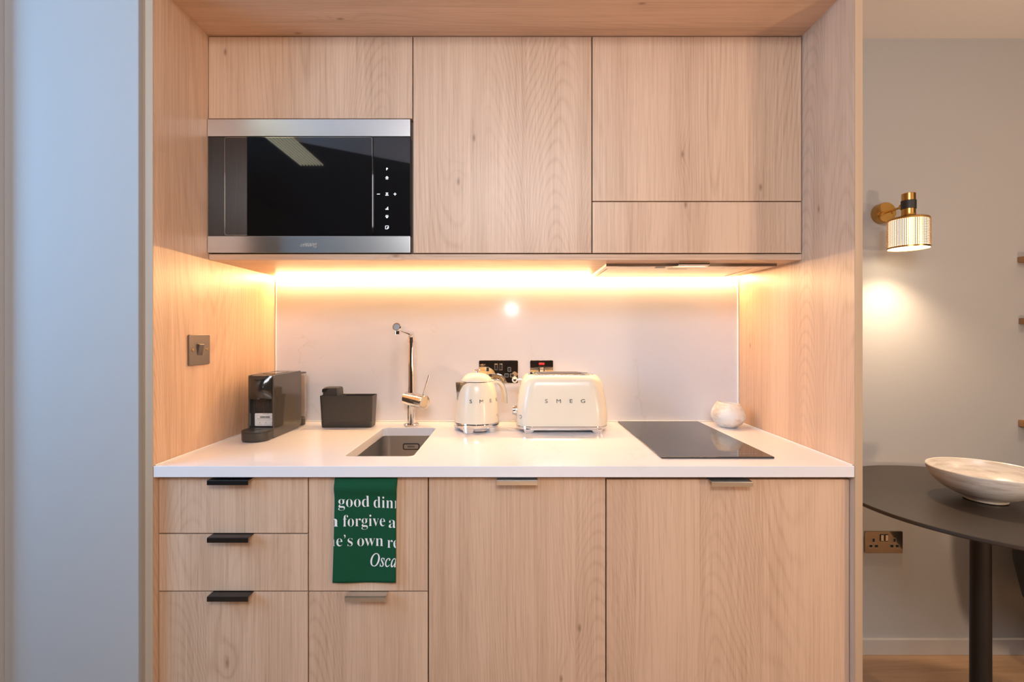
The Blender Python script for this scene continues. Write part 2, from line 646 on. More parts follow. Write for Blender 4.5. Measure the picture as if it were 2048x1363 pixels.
sp1 = obj('side_panel', side_panel(XL - T, XL, 'hi'), M['oak'], ns)
sp2 = obj('side_panel', side_panel(XR, XR + T, 'lo'), M['oak'], ns)
obj('top_panel', extr(bmesh.new(), [(XL, ZT), (XR, ZT), (XR + T, ZT + T), (XL - T, ZT + T)], lambda u, v, d: (u, d, v), YF, YW - 0.001), M['oak_x'], ns)
obj('back_panel', nb(XL + 0.001, XR - 0.001, YB + 0.0215, YW - 0.001, 0.001, ZT - 0.001), M['carcass'], ns)
for x0, x1, p in ((XL - T, XL, sp1), (XR, XR + T, sp2)):
    obj('edge_band', nb(x0, x1, YF - 0.002, YF, 0, ZT + T, 0.0004, 1), M['oak_edge'], p)
# filler strip between the left panel and the painted wall
struct('trim_1', nb(-0.922, XL - T, YF + 0.006, YW, 0, ZC), M['oak_edge'])
struct('trim_3', nb(XL - T, XR + T, YF + 0.02, YW, ZT + T, ZC), M['wall'])

# ------------------------------------------------------------------ splashback and worktop
sb = obj('splashback', nb(XL + 0.002, XR - 0.002, YB, YB + 0.02, CT + 0.0003, 1.4715), M['quartz'], off=(0, YB, CT))
tag(sb, 'white veined stone splashback slab behind the worktop', 'splashback')
obj('edge_trim', nb(XL + 0.0006, XL + 0.005, YB - 0.006, YB, CT + 0.005, 1.452, 0.001, 1), M['silicone'], sb)
obj('edge_trim', nb(XR - 0.005, XR - 0.0006, YB - 0.006, YB, CT + 0.005, 1.452, 0.001, 1), M['silicone'], sb)

SX0, SX1, SY0, SY1 = -0.4525, -0.268, 1.2946, 1.689      # sink cut-out
wt = thing('worktop', 'white quartz worktop running the full width of the niche', 'worktop', (0, 1.5, CB))
hole = [((SX0 + SX1) / 2 + x, (SY0 + SY1) / 2 + y) for x, y in rrect(SX1 - SX0, SY1 - SY0, 0.016, 5)]
obj('slab', holed(bmesh.new(), [(XL + 0.0005, YF - 0.001), (XR - 0.0005, YF - 0.001), (XR - 0.0005, YB), (XL + 0.0005, YB)], [hole], CB, CT), M['quartz'], wt, bev=0.0012)
bd = bmesh.new()
box(bd, XL + 0.0006, XL + 0.0036, YF + 0.004, YB - 0.006, CT, CT + 0.0026, 0.0008, 1)
box(bd, XR - 0.0036, XR - 0.0006, YF + 0.004, YB - 0.006, CT, CT + 0.0026, 0.0008, 1)
box(bd, XL + 0.004, XR - 0.004, YB - 0.004, YB - 0.0002, CT, CT + 0.0035, 0.001, 1)
obj('sealant_bead', bd, M['silicone'], wt)

# ------------------------------------------------------------------ base cabinets
DT = 0.019


def carcass(x0, x1, y0, y1, z0, z1, t=0.016, top=False):
    bm = bmesh.new()
    box(bm, x0, x0 + t, y0, y1, z0, z1)
    box(bm, x1 - t, x1, y0, y1, z0, z1)
    box(bm, x0 + t, x1 - t, y0, y1, z0, z0 + t)
    box(bm, x0 + t, x1 - t, y1 - 0.008, y1, z0 + t, z1)
    if top:
        box(bm, x0 + t, x1 - t, y0, y1 - 0.008, z1 - t, z1)
    return bm


def front(name, x0, x1, z0, z1, y, par, g=0.0015, mat='oak'):
    return obj(name, nb(x0 + g, x1 - g, y, y + DT, z0 + g, z1 - g, 0.0009, 2), M[mat], par)


def handle(xc, ztop, par, mat):
    bm = bmesh.new()
    w = 0.0505
    pts = [(1.2355, ztop + 0.0004), (1.2355, ztop + 0.0020), (1.1915, ztop + 0.0020), (1.1898, ztop + 0.0010), (1.1894, ztop - 0.0004), (1.1894, ztop - 0.0100), (1.1912, ztop - 0.0100), (1.1914, ztop - 0.0008), (1.1926, ztop + 0.0004)]
    extr(bm, pts, lambda u, v, d: (d, u, v), xc - w, xc + w)
    return obj('handle', bm, M[mat], par)


X1, X2, X3 = -0.5145, -0.2130, 0.2335
PL = 0.10
# drawer stack
dr = thing('drawer_cabinet', 'oak base cabinet with a stack of three drawers, under the coffee machine', 'base cabinet', (-0.70, 1.5, 0))
obj('carcass', carcass(XL + 0.001, X1 - 0.0005, YD + DT + 0.002, 1.80, PL, 0.872), M['carcass'], dr)
for z0, z1, lab in ((0.7355, 0.8770, 'shallow top drawer front'), (0.5905, 0.7355, 'shallow middle drawer front'), (PL, 0.5905, 'deep bottom drawer front')):
    d = front('drawer', XL, X1, z0, z1, YD, dr)
    d['label'] = lab
    h = handle((XL + X1) / 2, z1 - 0.0018, d, 'handle_dark')
    h['label'] = 'edge pull with a dark reflection painted into its metal'
obj('plinth', nb(XL + 0.002, X1 - 0.001, YD + 0.06, YD + 0.075, 0, PL), M['oak_x'], dr)
# sink cabinet
sk = thing('sink_cabinet', 'narrow oak base cabinet under the sink with the towel over its door', 'base cabinet', (-0.36, 1.5, 0))
obj('carcass', carcass(X1 + 0.0005, X2 - 0.0005, YD + DT + 0.002, 1.80, PL, 0.872), M['carcass'], sk)
d = front('door', X1, X2, 0.5905, 0.8770, YD, sk)
d['label'] = 'upper front without a handle'
d = front('drawer', X1, X2, PL, 0.5905, YD, sk)
d['label'] = 'lower front with a bronze edge pull'
handle((X1 + X2) / 2, 0.5905 - 0.0018, d, 'handle')
obj('plinth', nb(X1 + 0.001, X2 - 0.001, YD + 0.06, YD + 0.075, 0, PL), M['oak_x'], sk)
# two single-door cabinets
for x0, x1, zt, lab in ((X2, X3, 0.8770, 'oak base cabinet with one door, below the kettle'), (X3, XR, 0.8735, 'widest oak base cabinet with one door, below the black hob')):
    c = thing('base_cabinet', lab, 'base cabinet', ((x0 + x1) / 2, 1.5, 0))
    obj('carcass', carcass(x0 + 0.0005, x1 - 0.001, YD + DT + 0.002, 1.80, PL, 0.872), M['carcass'], c)
    d = front('door', x0, x1, PL, zt, YD, c)
    handle((x0 + x1) / 2, zt - 0.0018, d, 'handle')
    obj('plinth', nb(x0 + 0.001, x1 - 0.002, YD + 0.06, YD + 0.075, 0, PL), M['oak_x'], c)

# ------------------------------------------------------------------ wall cabinets
UX1, UX2 = -0.2930, 0.2310
ZB = 1.4715
c = thing('wall_cabinet', 'oak wall cabinet with a flap door above the microwave oven', 'wall cabinet', (-0.59, 1.6, 1.87))
cb = carcass(XL + 0.001, UX1 - 0.0005, YU + DT + 0.002, YB + 0.019, ZB, ZT - 0.002, top=True)
box(cb, XL + 0.017, UX1 - 0.0165, YU + DT + 0.002, YB + 0.01, 1.8655, 1.8815)
obj('carcass', cb, M['carcass'], c)
front('door', XL, UX1, 1.8655, ZT - 0.001, YU, c)
c = thing('wall_cabinet', 'tall plain oak wall cabinet door beside the microwave oven', 'wall cabinet', (-0.03, 1.6, 1.47))
obj('carcass', carcass(UX1 + 0.0005, UX2 - 0.0005, YU + DT + 0.002, YB + 0.019, ZB, ZT - 0.002, top=True), M['carcass'], c)
front('door', UX1, UX2, ZB + 0.001, ZT - 0.001, YU, c)
c = thing('wall_cabinet', 'oak wall cabinet with a door over a narrow flap, above the hob', 'wall cabinet', (0.54, 1.6, 1.47))
obj('carcass', carcass(UX2 + 0.0005, XR - 0.001, YU + DT + 0.002, YB + 0.019, ZB, ZT - 0.002, top=True), M['carcass'], c)
front('door', UX2, XR - 0.0015, 1.6245, ZT - 0.001, YU, c)
front('flap', UX2, XR - 0.0015, ZB + 0.001, 1.6245, YU, c)
ub = obj('cabinet_base_board', nb(XL + 0.0005, XR - 0.0005, YU + 0.002, 1.7985, 1.4540, 1.4708, 0.0006, 1), M['oak_x'], off=(0, 1.6, 1.454))
tag(ub, 'long oak board closing the underside of the wall cabinets', 'shelf board')
# light strip along the back of that board
ls = thing('light_strip', 'glowing warm light strip under the wall cabinets along the splashback', 'light strip', (0, 1.806, 1.452))
obj('profile', nb(XL + 0.002, XR - 0.002, 1.7990, 1.8132, 1.4535, 1.4600), M['silicone'], ls)
obj('diffuser', extr(bmesh.new(), [(1.8030, 1.4534), (1.8125, 1.4534), (1.8125, 1.4440), (1.8100, 1.4440), (1.8030, 1.4510)], lambda u, v, d: (d, u, v), XL + 0.006, XR - 0.006), M['led'], ls)

# ------------------------------------------------------------------ extractor hood under the board
eh = thing('extractor_hood', 'slim built-in extractor hood under the wall cabinet above the hob', 'extractor hood', (0.55, 1.64, 1.446))
HX0, HX1, HY0, HY1, HZ = 0.287, 0.812, 1.491, 1.790, 1.4465
hb = bmesh.new()
holed(hb, [(HX0, HY0), (HX1, HY0), (HX1, HY1), (HX0, HY1)], [[(0.300, 1.548), (0.768, 1.548), (0.768, 1.752), (0.300, 1.752)]], HZ, 1.4540)
obj('frame', hb, M['filter'], eh, bev=0.0008)
obj('front_edge', nb(HX0, HX1, HY0 - 0.003, HY0, HZ - 0.001, 1.4540), M['bronze'], eh)
f = bmesh.new()
box(f, 0.304, 0.764, 1.552, 1.748, HZ + 0.0005, HZ + 0.004, 0.001, 1)
obj('grease_filter', f, M['filter'], eh)
obj('filter_latch', nb(0.50, 0.56, 1.558, 1.566, HZ - 0.001, HZ + 0.001), M['steel'], eh)
for x in (0.325, 0.665):
    obj('lamp_lens', nb(x, x + 0.105, 1.503, 1.535, HZ - 0.0012, HZ + 0.001, 0.0005, 1), M['lens'], eh)
obj('control_switch', nb(0.445, 0.475, 1.507, 1.522, HZ - 0.002, HZ + 0.001, 0.0005, 1), M['print_grey'], eh)
hh = bmesh.new()
extr(hh, [(1.5060, 1.4536), (1.4500, 1.4536), (1.4485, 1.4525), (1.4485, 1.4450), (1.4500, 1.4438), (1.4700, 1.4420), (1.5060, 1.4462)], lambda u, v, d: (d, u, v), 0.498, 0.590)
obj('pull_handle', hh, M['chrome'], eh, bev=0.0008)

# ------------------------------------------------------------------ microwave oven
mw = thing('microwave_oven', 'built-in black glass microwave oven with steel bands', 'microwave oven', (-0.595, 1.6, 1.4735))
MX0, MX1 = -0.8895, -0.2995
obj('body', nb(-0.872, -0.312, 1.436, 1.78, 1.490, 1.8640), M['black_gap'], mw)
obj('top_band', nb(MX0, MX1, 1.4075, 1.4345, 1.8122, 1.8622, 0.0010, 2), M['steel'], mw)
bb = obj('bottom_band', nb(MX0, MX1, 1.4075, 1.4345, 1.4735, 1.5220, 0.0010, 2), M['steel'], mw)
obj('glass_front', nb(MX0, -0.4075, 1.4105, 1.4345, 1.5222, 1.8120, 0.0008, 1), M['black_glass'], mw)
cp = obj('control_panel', nb(-0.4070, MX1, 1.4100, 1.4345, 1.5222, 1.8120, 0.0008, 1), M['black_glass'], mw)
wx, wz, ww, wh = -0.6250, 1.6670, 0.428, 0.2835
rr = rrect(ww, wh, 0.006, 4)
dw = obj('door', extr(bmesh.new(), [(wx + x, wz + z) for x, z in rr], lambda u, v, d: (u, d, v), 1.4083, 1.4105), M['black_glass'], mw)
ro = rrect(ww + 0.0024, wh + 0.0024, 0.0072, 4)
rim = bmesh.new()
loft(rim, [[(wx + x, 1.4105, wz + z) for x, z in ro], [(wx + x, 1.4078, wz + z) for x, z in ro], [(wx + x, 1.4078, wz + z) for x, z in rr], [(wx + x, 1.4083, wz + z) for x, z in rr]], False, False)
obj('door_rim', rim, M['nickel'], dw)


def flat_text(s, xc, zc, y, size, depth=0.0004, offset=0.0, space=1.0, align='CENTER', sx=1.0):
    bm = text_bm(s, size, depth, offset, align, space)
    return warp(bm, lambda u, v, w: (xc + u * sx, y - w, zc + v))


yi = 1.4098


def bar(bm, xc, zc, w, h, y, t=0.0004):
    box(bm, xc - w / 2, xc + w / 2, y - t, y, zc - h / 2, zc + h / 2)


ix = PX(774, 1.41)


def icon(bm):
    return obj('touch_icon', bm, M['icon'], cp)


def icon_bars(xc, zc, bars):
    bm = bmesh.new()
    for dx, dz, w, h in bars:
        bar(bm, xc + dx, zc + dz, w, h, yi)
    return icon(bm)


icon(flat_text('P', ix, PZ(338, 1.41) - 0.0032, yi, 0.0095, offset=0.0003))
icon_bars(PX(757, 1.41), PZ(388, 1.41), [(0, 0, 0.0085, 0.0016)])
icon_bars(PX(790, 1.41), PZ(388, 1.41), [(0, 0, 0.0085, 0.0016), (0, 0.0025, 0.0016, 0.0035), (0, -0.0025, 0.0016, 0.0035)])
icon_bars(ix, PZ(355.7, 1.41), [(-0.0027, -0.0022, 0.0011, 0.0042), (0, -0.0022, 0.0011, 0.0042), (0.0027, -0.0022, 0.0011, 0.0042), (0, 0.0014, 0.0090, 0.0013), (0, 0.0036, 0.0050, 0.0016)])
icon_bars(ix, PZ(388, 1.41), [(0, 0.0034, 0.0070, 0.0017), (0, 0, 0.0058, 0.0017), (0, -0.0034, 0.0095, 0.0017)])
icon_bars(ix, PZ(417, 1.41), [(0, -0.0018, 0.0085, 0.0030), (0.0014, 0.0018, 0.0036, 0.0026), (0.0026, 0.0042, 0.0016, 0.0020)])
icon_bars(ix, PZ(433, 1.41), [(0, 0.0033, 0.0075, 0.0016), (0, 0.0004, 0.0092, 0.0016), (0, -0.0028, 0.0046, 0.0026)])
icon_bars(ix, PZ(454.6, 1.41), [(-0.0044, 0, 0.0013, 0.0095), (0.0044, 0.001, 0.0013, 0.0075), (0, 0.0045, 0.0075, 0.0013), (-0.0008, -0.0045, 0.0060, 0.0013), (0.0020, -0.0014, 0.0034, 0.0034)])
lg = flat_text('smeg', PX(607.5, 1.407), PZ(492.3, 1.407), 1.4074, 0.0205, 0.0006, 0.0004, 1.0, 'LEFT', sx=0.86)
for i in range(3):
    for j in range(2):
        bar(lg, PX(600.3 + i * 2.6 + j * 1.2, 1.407), PZ(491.6 - j * 3.0, 1.407), 0.0024, 0.0024, 1.4074, 0.0006)
obj('lettering', lg, M['outline'], bb)

# ------------------------------------------------------------------ sink and tap
sn = thing('sink', 'small undermounted stainless steel sink sunk in the white worktop', 'sink', (-0.36, 1.49, 0.70))
sxc, syc = (SX0 + SX1) / 2, (SY0 + SY1) / 2
bw, bdp = SX1 - SX0 + 0.012, SY1 - SY0 + 0.012


def sring(w, d_, r, z):
    return [(sxc + x, syc + y, z) for x, y in rrect(w, d_, r, 6)]


bowl = bmesh.new()
loft(bowl, [sring(bw + 0.03, bdp + 0.03, 0.04, 0.8812), sring(bw, bdp, 0.030, 0.8812), sring(bw, bdp, 0.030, 0.740), sring(bw - 0.012, bdp - 0.012, 0.028, 0.722), sring(bw - 0.05, bdp - 0.05, 0.02, 0.716),
            sring(bw - 0.052, bdp - 0.052, 0.02, 0.714), sring(bw - 0.008, bdp - 0.008, 0.03, 0.720), sring(bw + 0.002, bdp + 0.002, 0.031, 0.738), sring(bw + 0.002, bdp + 0.002, 0.031, 0.8796), sring(bw + 0.03, bdp + 0.03, 0.04, 0.8796)], False, False)
loft(bowl, [sring(bw - 0.05, bdp - 0.05, 0.02, 0.716), sring(0.07, 0.07, 0.034, 0.7145)], False, True)
obj('bowl', bowl, M['steel_sink'], sn)
lathe_b = lathe(bmesh.new(), [(0, 0.7150), (0.030, 0.7155), (0.038, 0.7165), (0.040, 0.7150)], 32, (sxc, syc, 0))
obj('drain', lathe_b, M['chrome'], sn)
oy = syc + bdp / 2 - 0.0005
oxc, ozc = (PX(806, oy) + PX(839, oy)) / 2, (PZ(886, oy) + PZ(898.5, oy)) / 2
of = bmesh.new()
o1, o2 = rrect(0.058, 0.0225, 0.006, 4), rrect(0.051, 0.0155, 0.004, 4)
loft(of, [[(oxc + x, oy, ozc + z) for x, z in o1], [(oxc + x, oy - 0.003, ozc + z) for x, z in o1], [(oxc + x, oy - 0.003, ozc + z) for x, z in o2], [(oxc + x, oy - 0.0006, ozc + z) for x, z in o2]], True, False)
ov = obj('overflow_ring', of, M['black_gap'], sn)
ob = bmesh.new()
extr(ob, [(oxc + x, ozc + z) for x, z in o2], lambda u, v, d: (u, d, v), oy - 0.0022, oy - 0.0004)
obj('overflow_cover', ob, M['steel_sink'], ov)
og = bmesh.new()
for q in (-0.0022, 0.0, 0.0022):
    box(og, oxc - 0.013, oxc + 0.013, oy - 0.0027, oy - 0.0021, ozc + q - 0.0006, ozc + q + 0.0006)
obj('overflow_slots', og, M['black_gap'], ov)

tx, ty = -0.366, 1.740
tp = thing('tap', 'tall chrome mixer tap standing behind the sink', 'tap', (tx, ty, CT))
obj('base_flange', lathe(bmesh.new(), [(0, 0.0005), (0.0275, 0.0005), (0.0275, 0.004), (0.0255, 0.006), (0.0145, 0.007), (0, 0.007)], 40, (tx, ty, CT)), M['chrome'], tp)
obj('lower_column', lathe(bmesh.new(), [(0, 0.006), (0.0145, 0.006), (0.0145, 0.080), (0, 0.080)], 40, (tx, ty, CT)), M['chrome'], tp)
zb = 0.094
ax = Vector((0.80, -0.58, -0.10)).normalized()
p0 = Vector((tx, ty, CT + zb)) - ax * 0.024
p1 = Vector((tx, ty, CT + zb)) + ax * 0.070
bdm = bmesh.new()
tube(bdm, [p0 - ax * 0.0015, p0, p0 + ax * 0.002, p1 - ax * 0.028, p1 - ax * 0.0275, p1 - ax * 0.0265, p1 - ax * 0.026, p1 - ax * 0.002, p1, p1 + ax * 0.0005], [0.016, 0.0230, 0.0250, 0.0250, 0.0238, 0.0238, 0.0250, 0.0250, 0.0235, 0.019], 36)
obj('valve_body', bdm, M['chrome'], tp)
lv = bmesh.new()
l0 = p1 - ax * 0.011 + Vector((0, 0, 0.018))
tube(lv, [l0, l0 + Vector((0.026, -0.012, 0.078))], [0.0036, 0.0040], 16)
obj('lever', lv, M['chrome'], tp)
lathe_b = bmesh.new()
lathe(lathe_b, [(0, 0.112), (0.0115, 0.112), (0.0115, 0.136), (0.0108, 0.137), (0.0108, 0.300), (0, 0.300)], 32, (tx, ty, CT))
obj('column', lathe_b, M['chrome'], tp)
sp = bmesh.new()
zc0 = CT + 0.300
lathe(sp, [(0, 0), (0.0125, 0.0), (0.0125, 0.006), (0.0118, 0.012), (0.0115, 0.020), (0, 0.020)], 32, (tx, ty, zc0 - 0.004))
pts = [(tx, ty, zc0 + 0.01)]
for k in range(0, 9):
    a = k / 8 * math.radians(80)
    pts.append((tx, ty - 0.020 * (1 - math.cos(a)), zc0 + 0.014 + 0.020 * math.sin(a)))
e = Vector(pts[-1])
dv = Vector((0.012, -0.245, 0.014))
pts += [tuple(e + dv * t) for t in (0.25, 0.5, 0.75, 1.0)]
tube(sp, pts, 0.0112, 24)
obj('spout', sp, M['chrome'], tp)
en = e + dv
dn = dv.normalized()
hd = bmesh.new()
tube(hd, [en - dn * 0.02, en - dn * 0.019, en + dn * 0.010, en + dn * 0.012], [0.011, 0.0128, 0.0128, 0.0105], 28)
tube(hd, [en - dn * 0.004 + Vector((0, 0, -0.010)), en - dn * 0.004 + Vector((0, 0, -0.021))], [0.0098, 0.0098], 24)
so = obj('spray_head', hd, M['chrome'], tp)
obj('end_cap', tube(bmesh.new(), [en + dn * 0.0115, en + dn * 0.0135], [0.0098, 0.0094], 28), M['print_grey'], so)

# ------------------------------------------------------------------ hob
hbx0, hbx1, hby0, hby1 = 0.3894, 0.6860, 1.268, 1.796
hbm = nb(hbx0, hbx1, hby0, hby1, CT + 0.0004, CT + 0.0050, 0.0012, 2)
hob = obj('hob', hbm, M['hob_glass'], off=((hbx0 + hbx1) / 2, 1.53, CT))
tag(hob, 'black glass two-zone hob set on the white worktop', 'hob')
mk = bmesh.new()
for k in range(9):
    bar_x = 0.585 + k * 0.008
    box(mk, bar_x, bar_x + 0.005, 1.300, 1.3016, CT + 0.0048, CT + 0.0051)
obj('touch_marks', mk, M['print_grey'], hob)

# ------------------------------------------------------------------ kettle
kx, ky = -0.1245, 1.662
kt = thing('kettle', 'rounded cream enamel kettle with chrome handle, beside the toaster', 'kettle', (kx, ky, CT))
KA = math.radians(27)
KP = [(0.0760, 0.0300), (0.0762, 0.034), (0.0752, 0.050), (0.0738, 0.070), (0.0718, 0.092), (0.0692, 0.115), (0.0652, 0.138), (0.0605, 0.154), (0.0555, 0.163), (0.0530, 0.1655)]


def kr(zq):
    for (r0, z0), (r1, z1) in zip(KP, KP[1:]):
        if z0 <= zq <= z1:
            return r0 + (r1 - r0) * (zq - z0) / (z1 - z0)
    return KP[0][0]


KC = (kx, ky, CT)


def krot(x, y, z):
    return (kx + x * math.cos(KA) - y * math.sin(KA), ky + x * math.sin(KA) + y * math.cos(KA), CT + z)


obj('body', lathe(bmesh.new(), [(0, 0.030)] + KP + [(0, 0.1655)], 72, KC), M['cream'], kt)
bs = bmesh.new()
lathe(bs, [(0, 0.012), (0.072, 0.012), (0.0765, 0.016), (0.0775, 0.026), (0.0765, 0.0300), (0, 0.0300)], 64, KC)
lathe(bs, [(0, 0.004), (0.060, 0.004), (0.060, 0.013), (0, 0.013)], 48, KC)
for k in range(5):
    a = -PI / 2 - 0.33 + k * PI * 0.4
    ca, sa = math.cos(a), math.sin(a)
    rings = []
    for zz, hw, r0, r1 in ((0.016, 0.0225, 0.055, 0.0764), (0.0005, 0.0145, 0.057, 0.0752)):
        rings.append([(kx + r * ca - t * sa, ky + r * sa + t * ca, CT + zz) for r, t in ((r0, -hw), (r1 - 0.002, -hw), (r1, -hw * 0.5), (r1 + 0.0006, 0), (r1, hw * 0.5), (r1 - 0.002, hw), (r0, hw))])
    loft(bs, rings)
obj('base', bs, M['chrome'], kt)
ld = bmesh.new()
lathe(ld, [(0, 0.1655), (0.0525, 0.1655), (0.0528, 0.168), (0.0515, 0.171), (0.0470, 0.179), (0.0390, 0.1865), (0.0280, 0.192), (0.0150, 0.1950), (0, 0.1956)], 56, KC)
lid = obj('lid', ld, M['cream'], kt)
lr = lathe(bmesh.new(), [(0.0520, 0.1640), (0.0540, 0.1648), (0.0540, 0.1668), (0.0522, 0.1675)], 56, KC, closed=True)
obj('lid_ring', lr, M['chrome'], lid)
obj('lid_knob', lathe(bmesh.new(), [(0, 0.1945), (0.0045, 0.1945), (0.0040, 0.200), (0.0120, 0.2030), (0.0140, 0.2045), (0.0125, 0.2065), (0, 0.2075)], 32, KC), M['chrome'], lid)
# spout beak (points along local -x)
tmp = bmesh.new()
T0, A0, B0, D0 = krot(-0.0770, 0, 0.1652), krot(-0.0420, 0.0340, 0.1655), krot(-0.0420, -0.0340, 0.1655), krot(-0.0715, 0, 0.1040)
A1, B1 = krot(-0.060, 0.027, 0.135), krot(-0.060, -0.027, 0.135)
vs = [tmp.verts.new(p) for p in (T0, A0, B0, D0)]
for fi in ((0, 3, 1), (0, 2, 3), (1, 3, 2)):
    tmp.faces.new([vs[i] for i in fi])
r = bmesh.ops.solidify(tmp, geom=tmp.faces[:], thickness=0.0012)
sps = bmesh.new()
merge(sps, tmp)
obj('spout', sps, M['chrome'], kt, sharp=20)
# handle (along local +x)
hpts = [(0.040, 0.1600), (0.056, 0.1650), (0.072, 0.1655), (0.086, 0.1605), (0.097, 0.1490), (0.104, 0.1330), (0.108, 0.1140), (0.109, 0.0960), (0.1085, 0.0840)]


def strip(bm, pts, halfw, tin, tout):
    rings = []
    for i, (x, z) in enumerate(pts):
        a, b = pts[max(0, i - 1)], pts[min(len(pts) - 1, i + 1)]
        tx_, tz_ = b[0] - a[0], b[1] - a[1]
        L_ = math.hypot(tx_, tz_)
        nx, nz = -tz_ / L_, tx_ / L_          # outward normal (up at the start)
        ring = []
        for q, y in ((tin, -halfw), (tin, halfw), (tout * 0.6, halfw * 1.0), (tout, halfw * 0.75), (tout, -halfw * 0.75), (tout * 0.6, -halfw)):
            ring.append(krot(x + nx * q, y, z + nz * q))
        rings.append(ring)
    loft(bm, rings)
    return bm


hk = obj('handle', strip(bmesh.new(), hpts, 0.0105, -0.0085, 0.0015), M['cream'], kt)
obj('handle_trim', strip(bmesh.new(), hpts, 0.0118, 0.0016, 0.0050), M['chrome'], hk)
for ch, ang in (('S', -39), ('M', -10), ('E', 18), ('G', 47)):
    t = text_bm(ch, 0.0165, 0.0010, 0.0, 'CENTER')
    a0 = KA - PI / 2 + math.radians(ang)

    def f(u, v, w, a0=a0):
        zz = 0.100 + v
        rr_ = kr(zz) + 0.0002 + w
        a = a0 + u * 1.25 / 0.071
        return (kx + rr_ * math.cos(a), ky + rr_ * math.sin(a), CT + zz)
    obj('letter', warp(t, f), M['chrome_letter'], kt)
bg = bmesh.new()
a = math.radians(-20)
zz = 0.055
tube(bg, [(kx + (kr(zz) - 0.002) * math.cos(a), ky + (kr(zz) - 0.002) * math.sin(a), CT + zz), (kx + (kr(zz) + 0.003) * math.cos(a), ky + (kr(zz) + 0.003) * math.sin(a), CT + zz)], 0.005, 20)
obj('switch', bg, M['chrome'], kt)

# ------------------------------------------------------------------ toaster
qx, qy = 0.1660, 1.6925
ts = thing('toaster', 'wide cream enamel toaster with rounded top, left of the hob', 'toaster', (qx, qy, CT))
TP = [(0.0210, 0.1530, 0.0950), (0.0300, 0.1545, 0.0965), (0.0500, 0.1545, 0.0965), (0.0750, 0.1525, 0.0955), (0.0955, 0.1500, 0.0940), (0.1250, 0.1455, 0.0910), (0.1500, 0.1410, 0.0875), (0.1650, 0.1372, 0.0845), (0.1750, 0.1325, 0.0800), (0.1820, 0.1262, 0.0740), (0.1865, 0.1190, 0.0670), (0.1890, 0.1110, 0.0600)]


def tdep(zq):
    for (z0, w0, d0), (z1, w1, d1) in zip(TP, TP[1:]):
        if z0 <= zq <= z1:
            return d0 + (d1 - d0) * (zq - z0) / (z1 - z0)
    return TP[0][2]


def tring(z, hw, hd):
    return [(qx + x, qy + y, CT + z) for x, y in rrect(2 * hw, 2 * hd, min(0.052, hd * 0.62), 10)]


obj('body', loft(bmesh.new(), [tring(*p) for p in TP]), M['cream'], ts, sharp=50)
tpl = bmesh.new()
SL = [[(qx + x, qy + y0 + y) for x, y in rrect(0.200, 0.030, 0.008, 4)] for y0 in (-0.028, 0.028)]
holed(tpl, [(qx + x, qy + y) for x, y in rrect(0.226, 0.122, 0.040, 8)], SL, CT + 0.1875, CT + 0.1905)
tpo = obj('top_plate', tpl, M['chrome'], ts, bev=0.0008)
for y0 in (-0.028, 0.028):
    obj('bread_slot', nb(qx - 0.099, qx + 0.099, qy + y0 - 0.0145, qy + y0 + 0.0145, CT + 0.1880, CT + 0.1893), M['dark_inside'], tpo)
    obj('bread_guard', tube(bmesh.new(), [(qx - 0.085, qy + y0, CT + 0.190), (qx - 0.06, qy + y0, CT + 0.193), (qx + 0.06, qy + y0, CT + 0.193), (qx + 0.085, qy + y0, CT + 0.190)], 0.0016, 8), M['chrome'], tpo)
bs = bmesh.new()
loft(bs, [tring(0.0085, 0.1500, 0.0920), tring(0.0105, 0.1525, 0.0945), tring(0.0185, 0.1535, 0.0955), tring(0.0212, 0.1530, 0.0950)])
for sx in (-1, 1):
    for sy in (-1, 1):
        rings = []
        for zz, hw, c0 in ((0.0120, 0.0190, 0.1130), (0.0005, 0.0125, 0.1140)):
            yy = 0.0955 if zz > 0.01 else 0.0948
            rings.append([(qx + sx * c0 + a, qy + sy * b, CT + zz) for a, b in ((-hw, yy - 0.022), (hw, yy - 0.022), (hw, yy - 0.0035), (hw * 0.3, yy), (-hw, yy))])
        loft(bs, rings)
obj('base', bs, M['chrome'], ts, sharp=30)
for ch, xx in (('S', 0.1100), ('M', 0.1510), ('E', 0.1915), ('G', 0.2315)):
    t = text_bm(ch, 0.0175, 0.0010, 0.0, 'CENTER')
    obj('letter', warp(t, lambda u, v, w, xx=xx: (xx + u * 1.28, qy - tdep(0.100 + v) - 0.0002 - w, CT + 0.100 + v)), M['chrome_letter'], ts)
lvz = 0.1680
lb = bmesh.new()
tube(lb, [(qx - 0.128, qy, CT + lvz), (qx - 0.152, qy, CT + lvz)], 0.0032, 12)
lever = obj('lever', lb, M['chrome'], ts)
lk = bmesh.new()
tube(lk, [(qx - 0.160, qy - 0.012, CT + lvz), (qx - 0.160, qy - 0.011, CT + lvz), (qx - 0.160, qy + 0.011, CT + lvz), (qx - 0.160, qy + 0.012, CT + lvz)], [0.0080, 0.0100, 0.0100, 0.0080], 28)
obj('lever_knob', lk, M['cream'], lever)
obj('knob_cap', tube(bmesh.new(), [(qx - 0.160, qy - 0.0135, CT + lvz), (qx - 0.160, qy - 0.0118, CT + lvz)], [0.0045, 0.0056], 24), M['chrome'], lever)
dm = bmesh.new()
dz = CT + 0.064
tube(dm, [(qx - 0.148, qy - 0.018, dz), (qx - 0.158, qy - 0.018, dz), (qx - 0.1585, qy - 0.018, dz), (qx - 0.166, qy - 0.018, dz), (qx - 0.168, qy - 0.018, dz)], [0.0195, 0.0195, 0.0165, 0.0160, 0.0140], 32)
obj('dial', dm, M['chrome'], ts)
a = math.radians(222)
bx, by = qx - 0.1545 + 0.052, qy - 0.0965 + 0.052
bn = Vector((math.cos(a), math.sin(a), 0))
bc = Vector((bx, by, CT + 0.052)) + bn * 0.052
